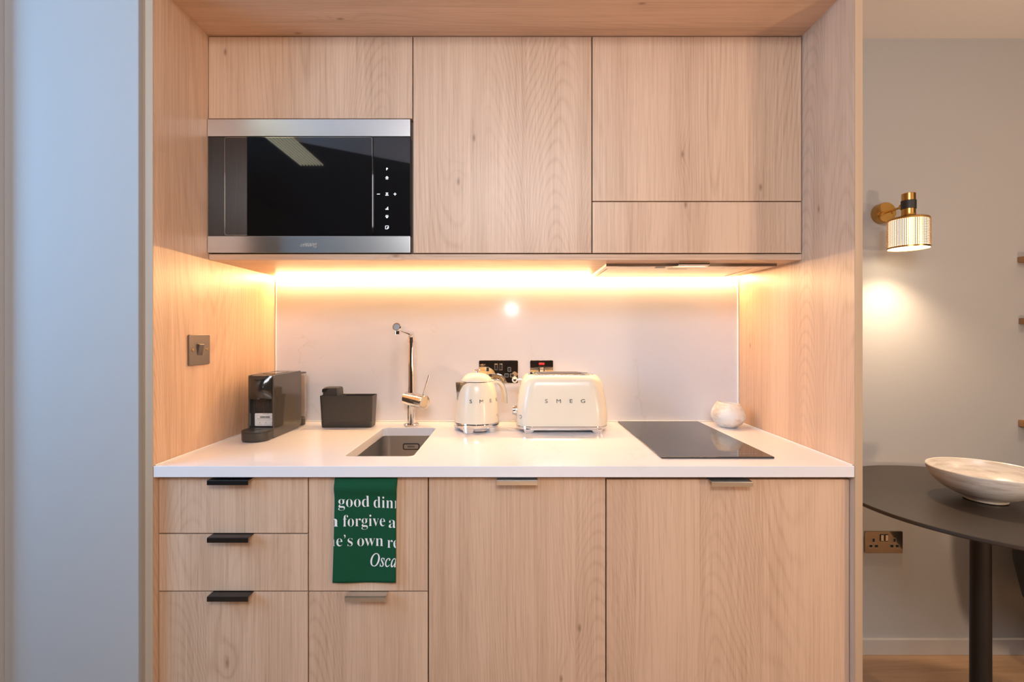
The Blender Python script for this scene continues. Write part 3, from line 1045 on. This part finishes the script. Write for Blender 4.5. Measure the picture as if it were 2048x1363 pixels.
bt = obj('button', tube(bmesh.new(), [bc - bn * 0.002, bc + bn * 0.0015, bc + bn * 0.0020], [0.0062, 0.0062, 0.0052], 24), M['chrome_letter'], ts)
obj('button_face', tube(bmesh.new(), [bc + bn * 0.0018, bc + bn * 0.0024], [0.0046, 0.0044], 24), M['cream'], bt)

# ------------------------------------------------------------------ coffee machine
cm = thing('coffee_machine', 'slim black capsule coffee machine with a white sticker, in the left corner', 'coffee machine', (-0.79, 1.60, CT))
CX0, CX1, CY0, CY1 = -0.8295, -0.7490, 1.5130, 1.7120


def plate_side(x0, x1, r=0.010):
    pts = []
    h = 0.1990
    for cxx, czz, a0 in ((CY1 - r, h - r, 0), (CY0 + r * 0.6, h - r * 0.6, PI / 2)):
        rr_ = r if a0 == 0 else r * 0.6
        for k in range(7):
            a = a0 + PI / 2 * k / 6
            pts.append((cxx + rr_ * math.cos(a), czz + rr_ * math.sin(a)))
    pts += [(CY0, 0.001), (CY1 - 0.03, 0.001), (CY1 - 0.006, 0.008), (CY1, 0.018)]
    bm = extr(bmesh.new(), pts, lambda u, v, d: (d, u, CT + v), x0, x1)
    return bm


q = obj('side_panel', plate_side(CX1 - 0.005, CX1), M['charcoal_side'], cm, bev=0.0014)
q = obj('side_panel', plate_side(CX0, CX0 + 0.005), M['charcoal_side'], cm, bev=0.0014)
cb = bmesh.new()
box(cb, CX0 + 0.005, CX1 - 0.005, 1.534, CY1 - 0.003, CT + 0.002, CT + 0.1930)
box(cb, CX0 + 0.005, CX1 - 0.005, CY0 + 0.010, CY1 - 0.012, CT + 0.190, CT + 0.1980, 0.002, 2)
obj('body', cb, M['charcoal'], cm)
# curved glossy head
hp = [(CY0 + 0.0005, 0.1960), (CY0 - 0.0010, 0.188), (CY0 - 0.0035, 0.168), (CY0 - 0.0040, 0.148), (CY0 - 0.0030, 0.1300), (CY0 - 0.0005, 0.1235), (1.536, 0.1225), (1.536, 0.1965)]
hm = bmesh.new()
nseg = 14
rings = []
for k in range(nseg + 1):
    u = -1 + 2 * k / nseg
    x = (CX0 + CX1) / 2 + u * (CX1 - CX0 - 0.010) / 2
    bulge = 0.016 * (1 - u * u)
    rings.append([(x, (y - bulge * (0.35 + 0.65 * math.sin(PI * min(1, max(0, (0.196 - z) / 0.0725)))) if y < 1.53 and z > 0.123 else y), CT + z) for y, z in hp])
loft(hm, rings)
hdp = obj('head_cover', hm, M['charcoal_gloss'], cm)
lvm = bmesh.new()
extr(lvm, [(-0.023, 0.1978), (0.023, 0.1978), (0.017, 0.1885), (0.008, 0.1848), (-0.008, 0.1848), (-0.017, 0.1885)], lambda u, v, d: ((CX0 + CX1) / 2 + u, d, CT + v), CY0 - 0.0145, CY0 + 0.02)
lvo = obj('lever', lvm, M['charcoal'], cm, bev=0.001)
obj('capsule_lid', nb((CX0 + CX1) / 2 - 0.018, (CX0 + CX1) / 2 + 0.022, 1.56, 1.65, CT + 0.1975, CT + 0.1995, 0.0008, 1), M['charcoal_gloss'], cm)
# perforated recess plate
rc = bmesh.new()
gx0, gx1, gz0, gz1 = CX0 + 0.0135, CX1 - 0.0055, 0.0775, 0.1220
for k in range(14):
    x = gx0 + (gx1 - gx0) * k / 13
    box(rc, x - 0.0009, x + 0.0009, 1.5310, 1.5335, CT + gz0, CT + gz1)
for k in range(10):
    z = gz0 + (gz1 - gz0) * k / 9
    box(rc, gx0, gx1, 1.5312, 1.5335, CT + z - 0.0009, CT + z + 0.0009)
o = obj('grille', rc, M['charcoal'], cm)
stx0, stx1, stz0, stz1 = CX0 + 0.0115, CX1 - 0.0052, 0.0365, 0.0765
stk = bmesh.new()
extr(stk, [((stx0 + stx1) / 2 + x, (stz0 + stz1) / 2 + z) for x, z in rrect(stx1 - stx0, stz1 - stz0, 0.003, 4)], lambda u, v, d: (u, d, CT + v), 1.5318, 1.5338)
st = obj('sticker', stk, M['white'], cm)
sy = 1.5318
pr = bmesh.new()
random.seed(9)
x = stx0 + 0.017
while x < stx0 + 0.048:
    w = random.choice((0.0006, 0.0010, 0.0016))
    box(pr, x, x + w, sy - 0.0003, sy, CT + 0.0615, CT + 0.0672)
    x += w + random.choice((0.0006, 0.0009))
obj('barcode', pr, M['print_dark'], st)
pl_ = bmesh.new()
for z, a, b in ((0.0738, 0.026, 0.042), (0.0592, 0.008, 0.056)):
    x = stx0 + a
    while x < stx0 + b:
        w = random.uniform(0.0012, 0.0034)
        box(pl_, x, x + w, sy - 0.0003, sy, CT + z - 0.0007, CT + z + 0.0007)
        x += w + 0.0006
for z, a, b in ((0.0702, 0.003, 0.059), (0.0556, 0.004, 0.060), (0.0530, 0.010, 0.048)):
    box(pl_, stx0 + a, stx0 + b, sy - 0.0002, sy, CT + z - 0.0002, CT + z + 0.0002)
for a in (0.016, 0.035, 0.055):
    box(pl_, stx0 + a - 0.0014, stx0 + a + 0.0014, sy - 0.0003, sy, CT + 0.0455, CT + 0.0483)
    for q_ in range(4):
        box(pl_, stx0 + a - 0.006 + q_ * 0.0032, stx0 + a - 0.0036 + q_ * 0.0032, sy - 0.0003, sy, CT + 0.0406, CT + 0.0416)
obj('fine_print', pl_, M['print_grey'], st)
# drip tray
tyc = 1.487


def trayring(z, s=1.0, dy=0.0):
    hw = 0.0405 * s
    xc = (CX0 + CX1) / 2 - 0.0015
    pts = [(xc + hw, 1.533)]
    for k in range(17):
        a = -PI * k / 16
        pts.append((xc + hw * math.cos(a), tyc + dy + 0.034 * s * math.sin(a)))
    pts.append((xc - hw, 1.533))
    return [(x_, y_, CT + z) for x_, y_ in pts]


tr = bmesh.new()
loft(tr, [trayring(0.0008, 0.95), trayring(0.0035, 0.985), trayring(0.0080, 1.0), trayring(0.0270, 1.0)])
tro = obj('drip_tray', tr, M['charcoal'], cm)
tr = bmesh.new()
loft(tr, [trayring(0.0276, 1.0), trayring(0.0315, 1.0), trayring(0.0335, 0.97), trayring(0.0325, 0.93)])
gp = obj('tray_grate', tr, M['charcoal'], tro)
obj('drain_slot', nb(-0.795, -0.778, 1.490, 1.497, CT + 0.0322, CT + 0.0332), M['black_gap'], gp)
# clear water tank
wtk = bmesh.new()
xc = (CX0 + CX1) / 2 - 0.002
outer = [(xc + x, 1.7480 + y) for x, y in rrect(0.078, 0.066, 0.030, 8)]
inner = [(xc + x, 1.7480 + y) for x, y in rrect(0.074, 0.062, 0.028, 8)]
loft(wtk, [[(x, y, CT + 0.024) for x, y in outer], [(x, y, CT + 0.186) for x, y in outer], [(x, y, CT + 0.186) for x, y in inner], [(x, y, CT + 0.027) for x, y in inner]])
tk = obj('water_tank', wtk, M['clear'], cm)
lo = [(xc + x, 1.7480 + y) for x, y in rrect(0.080, 0.068, 0.031, 8)]
obj('tank_lid', loft(bmesh.new(), [[(x, y, CT + 0.1862) for x, y in lo], [(x, y, CT + 0.1895) for x, y in lo]]), M['charcoal'], tk)
obj('tank_foot', loft(bmesh.new(), [[(x, y, CT + 0.001) for x, y in inner], [(x, y, CT + 0.0236) for x, y in inner]]), M['charcoal'], cm)

# ------------------------------------------------------------------ sink caddy and soap pump
cx, cy = -0.5835, 1.7190
cd = thing('sink_caddy', 'dark grey open plastic caddy on the worktop left of the tap', 'caddy', (cx, cy, CT))


def cring(z, w, d_, r=0.009):
    return [(cx + x, cy + y, CT + z) for x, y in rrect(w, d_, r, 6)]


cbm = bmesh.new()
loft(cbm, [cring(0.0205, 0.1770, 0.0580), cring(0.1110, 0.1850, 0.0680), cring(0.1118, 0.1840, 0.0670), cring(0.1108, 0.1805, 0.0635, 0.007), cring(0.0300, 0.1730, 0.0540, 0.007)])
box(cbm, cx - 0.0225, cx - 0.0195, cy - 0.0310, cy + 0.0310, CT + 0.03, CT + 0.1095)
obj('tub', cbm, M['charcoal'], cd, sharp=40)
obj('foot_tray', loft(bmesh.new(), [cring(0.0005, 0.1730, 0.0550), cring(0.0020, 0.1755, 0.0565), cring(0.0195, 0.1785, 0.0590), cring(0.0204, 0.1770, 0.0580)]), M['charcoal'], cd, sharp=40)
sxx = cx - 0.0555
sd = thing('soap_dispenser', 'dark plastic soap pump standing in the left half of the sink caddy', 'soap dispenser', (sxx, cy, CT + 0.031))
bt_ = bmesh.new()
loft(bt_, [[(sxx + x, cy + y, CT + 0.031) for x, y in rrect(0.056, 0.048, 0.010, 4)], [(sxx + x, cy + y, CT + 0.106) for x, y in rrect(0.060, 0.056, 0.010, 4)], [(sxx + x, cy + y, CT + 0.110) for x, y in rrect(0.054, 0.050, 0.010, 4)]])
obj('bottle', bt_, M['charcoal'], sd)
pm = bmesh.new()
rings = []
for z, w, d_ in ((0.1104, 0.058, 0.054), (0.134, 0.055, 0.052), (0.1385, 0.052, 0.048), (0.1405, 0.044, 0.040)):
    rings.append([(sxx + x, cy + y, CT + z) for x, y in rrect(w, d_, 0.007, 4)])
loft(pm, rings)
pho = obj('pump_head', pm, M['charcoal'], sd)
nz = bmesh.new()
extr(nz, [(-0.0285, 0.1235), (-0.014, 0.1235), (-0.010, 0.1275), (-0.006, 0.1375), (-0.0235, 0.1375), (-0.0285, 0.1340)], lambda u, v, d: (sxx + u, d, CT + v), cy - 0.0300, cy - 0.020)
obj('nozzle', nz, M['charcoal_gloss'], pho, bev=0.001)

# ------------------------------------------------------------------ vase
vx, vy = 0.7600, 1.7050
vs_ = bmesh.new()
prof = [(0, 0.0005), (0.024, 0.0005), (0.030, 0.003), (0.046, 0.015), (0.0560, 0.030), (0.0575, 0.040), (0.0545, 0.055), (0.0465, 0.071), (0.0395, 0.081), (0.0375, 0.0855), (0.0345, 0.0858), (0.0335, 0.081), (0.042, 0.066), (0.050, 0.045), (0.046, 0.025), (0.026, 0.010), (0, 0.009)]
lathe(vs_, prof, 56, (vx, vy, CT))
for v in vs_.verts:
    p = v.co - Vector((vx, vy, CT))
    v.co.z += p.z * 0.06 * (-p.x) / 0.05
    v.co += Vector((p.x, p.y, 0)) * 0.03 * math.sin(3 * math.atan2(p.y, p.x) + 9 * p.z)
vase = obj('vase', vs_, M['vase'], off=(vx, vy, CT))
tag(vase, 'small round speckled stoneware pot behind the hob', 'pot')

# ------------------------------------------------------------------ sockets and switch
def rplate(xc, zc, w, h, y0, y1, r=0.004):
    return extr(bmesh.new(), [(xc + x, zc + z) for x, z in rrect(w, h, r, 4)], lambda u, v, d: (u, d, v), y0, y1)


def rframe(bm, xc, zc, w, h, y, t=0.0010, lw=0.0011, r=0.002):
    a, b = rrect(w, h, r, 3), rrect(w - 2 * lw, h - 2 * lw, r * 0.6, 3)
    loft(bm, [[(xc + p, y, zc + q_) for p, q_ in a], [(xc + p, y - t, zc + q_) for p, q_ in a], [(xc + p, y - t, zc + q_) for p, q_ in b], [(xc + p, y, zc + q_) for p, q_ in b]], False, False)
    return bm


def double_socket(xc, zc, yw, label, group):
    s = thing('double_socket', label, 'power socket', (xc, yw, zc), group)
    yf = yw - 0.006
    obj('faceplate', rplate(xc, zc, 0.1460, 0.0850, yf, yw - 0.0002), M['nickel'], s, bev=0.0006)
    for dx in (-0.0088, 0.0088):
        sw = obj('rocker_surround', rplate(xc + dx, zc + 0.0180, 0.0150, 0.0270, yf - 0.0008, yf - 0.0001, 0.0015), M['black_gap'], s)
        obj('rocker', nb(xc + dx - 0.0052, xc + dx + 0.0052, yf - 0.0040, yf - 0.0006, zc + 0.0070, zc + 0.0290, 0.0008, 1), M['chrome'], sw)
    for sgn in (-1, 1):
        for dx, dz, w, h in ((0.0405, 0.0085, 0.0120, 0.0160), (0.0300, -0.0140, 0.0150, 0.0130), (0.0510, -0.0140, 0.0150, 0.0130)):
            ho = obj('pin_hole', rplate(xc + sgn * dx, zc + dz, w - 0.002, h - 0.002, yf - 0.0006, yf - 0.0001, 0.0015), M['black_gap'], s)
            obj('pin_hole_rim', rframe(bmesh.new(), xc + sgn * dx, zc + dz, w, h, yf - 0.0001), M['outline'], ho)
    return s


double_socket(-0.0544, 1.0970, YB, 'black nickel double socket on the splashback behind the kettle', None)
double_socket(1.4360, 0.4318, YW, 'black nickel double socket low on the wall under the round table', None)
xs, zs = 0.1070, 1.0970
fs = thing('fused_switch', 'black nickel switch plate with a red indicator, behind the toaster', 'switch', (xs, YB, zs))
yf = YB - 0.006
obj('faceplate', rplate(xs, zs, 0.0860, 0.0850, yf, YB - 0.0002), M['nickel'], fs, bev=0.0006)
obj('red_indicator', nb(xs - 0.0105, xs + 0.0105, yf - 0.0025, yf - 0.0001, zs + 0.0250, zs + 0.0335, 0.0008, 1), M['red'], fs)
o = obj('rocker_surround', nb(xs - 0.0110, xs + 0.0110, yf - 0.0014, yf - 0.0001, zs - 0.0060, zs + 0.0215, 0.0008, 1), M['black_gap'], fs)
obj('rocker', nb(xs - 0.0072, xs + 0.0072, yf - 0.0045, yf - 0.0012, zs - 0.0040, zs + 0.0155, 0.0008, 1), M['chrome'], o)

lsy, lsz = 1.3685, 1.1925
lsw = thing('light_switch', 'square bronze light switch on the left oak side panel', 'light switch', (XL, lsy, lsz))
obj('faceplate', extr(bmesh.new(), [(lsy + x, lsz + z) for x, z in rrect(0.0900, 0.0850, 0.004, 4)], lambda u, v, d: (d, u, v), XL + 0.0002, XL + 0.0050), M['bronze'], lsw, bev=0.0006)
rk = bmesh.new()
extr(rk, [(XL + 0.0045, 0.0170), (XL + 0.0120, 0.0150), (XL + 0.0060, -0.0150), (XL + 0.0045, -0.0160)], lambda u, v, d: (u, d, lsz + v), lsy - 0.0105, lsy + 0.0105)
obj('rocker', rk, M['bronze'], lsw, bev=0.0006)
for dy in (-0.0305, 0.0305):
    obj('screw', tube(bmesh.new(), [(XL + 0.0045, lsy + dy, lsz), (XL + 0.0062, lsy + dy, lsz), (XL + 0.0066, lsy + dy, lsz)], [0.0036, 0.0036, 0.0026], 16), M['brass'], lsw)

# ------------------------------------------------------------------ towel
TX0, TX1 = -0.4470, -0.2920
tw = thing('tea_towel', 'dark green tea towel with white printed words, hanging over the sink door', 'tea towel', (-0.37, 1.206, 0.75))


def towel_y(x, z):
    u = (x - TX0) / (TX1 - TX0)
    t = max(0.0, min(1.0, (0.872 - z) / 0.25))
    return 1.2085 - 0.0068 * math.exp(-((z - 0.853) / 0.016) ** 2) - 0.0022 * math.sin(2.2 * PI * u + 0.6) * t - 0.0015 * math.sin(5 * u + 3.0 * t) * t


def towel_x(u, z):
    t = max(0.0, (0.86 - z) / 0.245)
    x = TX0 + (TX1 - TX0) * u
    if u < 0.5:
        x -= 0.0035 * t * t * (0.5 - u) * 2 - 0.002 * (1 - t)
    else:
        x += 0.0030 * max(0, 1 - t * 6) * (u - 0.5) * 2
    return x


path = []
zbot = 0.6165
for k in range(41):
    path.append(('f', zbot + (0.8745 - zbot) * k / 40))
tb = bmesh.new()
NU = 26
rows = []
for kind, z in path:
    row = []
    for i in range(NU + 1):
        u = i / NU
        zz = z
        if z < 0.66:
            zz += ((0.66 - z) / 0.0435) * (-0.0016 * math.sin(PI * u) + 0.0012 * u)
        x = towel_x(u, z)
        row.append(tb.verts.new((x, towel_y(x, z), zz)))
    rows.append(row)
for y, z in ((1.2090, 0.8770), (1.2110, 0.8783), (1.2200, 0.8790), (1.2320, 0.8788), (1.2372, 0.8768), (1.2385, 0.8700), (1.2385, 0.8200), (1.2385, 0.7600)):
    rows.append([tb.verts.new((towel_x(i / NU, 0.875), y, z)) for i in range(NU + 1)])
for a, b in zip(rows, rows[1:]):
    for i in range(NU):
        tb.faces.new((a[i], a[i + 1], b[i + 1], b[i]))
bmesh.ops.recalc_face_normals(tb, faces=tb.faces[:])
cl = obj('cloth', tb, M['towel'], tw, sharp=80)
md = cl.modifiers.new('thick', 'SOLIDIFY')
md.thickness = 0.0022
md.offset = 0.0
BO = {c: chr(0x1D41A + i) for i, c in enumerate('abcdefghijklmnopqrstuvwxyz')}
ITL = {'O': chr(0x1D442), 's': chr(0x1D460), 'c': chr(0x1D450), 'a': chr(0x1D44E)}
words = [('good', 676.4, 738.6, 1013.3, 0), ('dinn', 747.0, 803.0, 1014.8, 0), ('n', 655.5, 676.6, 1052.4, 0), ('forgive', 686.0, 769.8, 1052.2, 0), ('a', 777.2, 791.2, 1055.0, 0),
         ('ne\u2019s', 654.5, 705.2, 1091.4, 0), ('own', 714.2, 766.0, 1092.2, 0), ('re', 774.5, 797.5, 1095.0, 0), ('Osca', 739.8, 794.0, 1132.5, 1)]
lines = {}
dT = 1.206
for s, xa, xb, yb, it in words:
    st_ = ''.join((ITL if it else BO).get(ch, ch) for ch in s)
    t = text_bm(st_, 1.0, 0.0, 0.006 if it else -0.012)
    xs_ = [v.co.x for v in t.verts]
    x0_, x1_ = min(xs_), max(xs_)
    size = 0.0425 if not it else 0.0455
    xa_, xb_ = PX(xa, dT), PX(xb, dT)
    zb_ = PZ(yb, dT)
    slope = -0.035 if s == 'dinn' else 0.0
    for v in t.verts:
        xx = xa_ + (v.co.x - x0_) / (x1_ - x0_) * (xb_ - xa_)
        v.co = Vector((xx, 0, zb_ + v.co.y * size + slope * (xx - xa_)))
    for co, no in (((TX0 + 0.0002, 0, 0), (-1, 0, 0)), ((TX1 - 0.0003, 0, 0), (1, 0, 0))):
        bmesh.ops.bisect_plane(t, geom=t.verts[:] + t.edges[:] + t.faces[:], plane_co=co, plane_no=no, clear_outer=True)
    for v in t.verts:
        v.co.y = towel_y(v.co.x, v.co.z) - 0.0016
    bmesh.ops.recalc_face_normals(t, faces=t.faces[:])
    merge(lines.setdefault(round(yb / 20), bmesh.new()), t)
for pr in lines.values():
    obj('printed_line', pr, M['white'], tw)

# ------------------------------------------------------------------ wall lamp
lx, lzc = 1.4275, 1.7030
wlp = thing('wall_lamp', 'brass wall lamp with a glowing perforated drum shade', 'wall lamp', (lx, YW, lzc))
obj('wall_plate', tube(bmesh.new(), [(lx, YW - 0.0003, lzc), (lx, YW - 0.028, lzc), (lx, YW - 0.030, lzc)], [0.0385, 0.0385, 0.0370], 48), M['brass'], wlp)
for dx in (-0.024, 0.024):
    obj('screw', tube(bmesh.new(), [(lx + dx * 0.9, YW - 0.029, lzc - 0.002), (lx + dx * 0.9, YW - 0.0345, lzc - 0.002)], [0.0036, 0.0030], 14), M['brass'], wlp)
ly = 1.745
arm = bmesh.new()
tube(arm, [(lx, YW - 0.029, lzc), (lx, ly + 0.032, lzc)], 0.0042, 16)
tube(arm, [(lx - 0.007, ly + 0.028, lzc), (lx + 0.007, ly + 0.028, lzc)], 0.0095, 20)
obj('arm', arm, M['brass'], wlp)
SR, SZ0, SZ1 = 0.0620, 1.5450, 1.6500
nk = lathe(bmesh.new(), [(0.0, 1.7440), (0.0195, 1.7440), (0.0210, 1.7425), (0.0210, 1.672), (0.0225, 1.6650), (0.030, 1.6605), (0.0550, 1.6560), (0.0605, 1.6530), (0.0622, 1.6480), (0.0608, 1.6470), (0.0580, 1.6515), (0.0, 1.6520)], 56, (lx, ly, 0))
obj('neck', nk, M['brass'], wlp)
obj('strap', lathe(bmesh.new(), [(0.0212, 1.6880), (0.0228, 1.6880), (0.0228, 1.7180), (0.0212, 1.7180)], 48, (lx, ly, 0), closed=True), M['leather'], wlp)
sh = bmesh.new()
NA, NR = 64, 22
zs0, zs1 = SZ0 + 0.006, SZ1 - 0.003
th = 0.0007


def seg(a0, a1, z0, z1):
    pts = []
    for a in (a0, a1):
        pts.append((a, SR))
    v = [sh.verts.new((lx + r_ * math.cos(a), ly + r_ * math.sin(a), z)) for z in (z0, z1) for a in (a0, a1) for r_ in (SR - th, SR)]
    # 0:(z0,a0,in) 1:(z0,a0,out) 2:(z0,a1,in) 3:(z0,a1,out) 4..7 same at z1
    for fi in ((1, 3, 7, 5), (0, 4, 6, 2), (0, 1, 5, 4), (2, 6, 7, 3), (4, 5, 7, 6), (0, 2, 3, 1)):
        sh.faces.new([v[i] for i in fi])


da = 2 * PI / NA
dzr = (zs1 - zs0) / NR
for i in range(NA):
    seg(i * da - da * 0.20, i * da + da * 0.20, zs0, zs1)
for j in range(NR + 1):
    zc_ = zs0 + j * dzr
    for i in range(NA):
        seg(i * da + da * 0.20, (i + 1) * da - da * 0.20, max(zs0, zc_ - dzr * 0.2), min(zs1, zc_ + dzr * 0.2))
lathe(sh, [(SR - 0.001, SZ0), (SR + 0.0012, SZ0), (SR + 0.0012, SZ0 + 0.0065), (SR - 0.001, SZ0 + 0.0065)], 64, (lx, ly, 0), closed=True)
obj('shade', sh, M['brass'], wlp, sharp=20)
obj('diffuser', lathe(bmesh.new(), [(SR - 0.0035, SZ0 + 0.006), (SR - 0.0035, SZ1 - 0.004), (0.0, SZ1 - 0.004)], 56, (lx, ly, 0)), M['opal_soft'], wlp)
obj('lower_diffuser', lathe(bmesh.new(), [(0, SZ0 + 0.0020), (SR - 0.0015, SZ0 + 0.0020), (SR - 0.0015, SZ0 + 0.0045), (0, SZ0 + 0.0045)], 56, (lx, ly, 0)), M['opal'], wlp)
_sl = bpy.data.lights.new('wall_lamp_bulb', 'SPOT')
_sl.energy = 26
_sl.color = (1.0, 0.72, 0.46)
_sl.spot_size = math.radians(125)
_sl.spot_blend = 0.85
_sl.shadow_soft_size = 0.035
_so = bpy.data.objects.new('wall_lamp_bulb', _sl)
_so.location = (lx, ly, SZ0 - 0.002)
COL.objects.link(_so)

# ------------------------------------------------------------------ round table, bowl, chair, ledges
tcx, tcy, tz = 1.3900, 1.4200, 0.750
tb_ = thing('round_table', 'round dark brown pedestal table on the dining side', 'table', (tcx, tcy, 0))
obj('tabletop', lathe(bmesh.new(), [(0, tz), (0.3790, tz), (0.3810, tz - 0.0015), (0.3810, tz - 0.0080), (0.3780, tz - 0.0110), (0, tz - 0.0110)], 128, (tcx, tcy, 0)), M['table'], tb_)
px_, py_ = 1.3730, 1.4200
obj('column', lathe(bmesh.new(), [(0, 0.02), (0.0255, 0.02), (0.0235, tz - 0.015), (0, tz - 0.015)], 40, (px_, py_, 0)), M['black_metal'], tb_)
obj('mounting_plate', lathe(bmesh.new(), [(0, tz - 0.0112), (0.09, tz - 0.0112), (0.09, tz - 0.016), (0, tz - 0.016)], 40, (px_, py_, 0)), M['black_metal'], tb_)
obj('base_plate', lathe(bmesh.new(), [(0, 0.0005), (0.22, 0.0005), (0.22, 0.008), (0.03, 0.022), (0, 0.022)], 64, (px_, py_, 0)), M['black_metal'], tb_)
bcx, bcy = 1.3870, 1.4200
bo = lathe(bmesh.new(), [(0, 0.0005), (0.046, 0.0005), (0.0500, 0.003), (0.0510, 0.0085), (0.0560, 0.0115), (0.0740, 0.0190), (0.0960, 0.0310), (0.1140, 0.0460), (0.1265, 0.0630), (0.1340, 0.0800), (0.1362, 0.0900), (0.1348, 0.0922), (0.1325, 0.0905), (0.1300, 0.0810), (0.1215, 0.0640), (0.1080, 0.0480), (0.086, 0.0340), (0.055, 0.0245), (0.02, 0.0205), (0, 0.0200)], 96, (bcx, bcy, tz))
bowl_o = obj('bowl', bo, M['bowl'], off=(bcx, bcy, tz))
tag(bowl_o, 'wide streaked beige glazed bowl on the dark round table', 'bowl')

chx, chy = 2.050, 1.560
ch = thing('tub_chair', 'black tub chair tucked under the dining table', 'chair', (chx, chy, 0))
cprof = [(0.0, 0.20), (0.16, 0.21), (0.245, 0.235), (0.283, 0.30), (0.304, 0.41), (0.314, 0.54), (0.316, 0.66), (0.300, 0.665), (0.292, 0.54), (0.280, 0.46), (0.10, 0.455), (0.0, 0.455)]
obj('seat_shell', lathe(bmesh.new(), cprof, 64, (chx, chy, 0)), M['black_metal'], ch)
for k in range(4):
    a = PI / 4 + k * PI / 2
    obj('leg', tube(bmesh.new(), [(chx + 0.14 * math.cos(a), chy + 0.14 * math.sin(a), 0.215), (chx + 0.19 * math.cos(a), chy + 0.19 * math.sin(a), 0.0005)], [0.017, 0.011], 14), M['black_metal'], ch)

for z1_, z0_, x_, lab in ((1.5367, 1.5140, 1.958, 'topmost of the three oak ledges at the edge of the dining wall'), (1.2995, 1.2765, 1.963, 'middle of the three oak ledges at the edge of the dining wall'), (0.9055, 0.8805, 1.961, 'lowest of the three oak ledges at the edge of the dining wall')):
    o = obj('wall_ledge', nb(x_, 2.75, 1.790, YW - 0.0003, z0_, z1_, 0.003, 2), M['ledge'], off=(x_ + 0.3, YW, z0_))
    tag(o, lab, 'ledge', 'oak ledges on the dining wall')
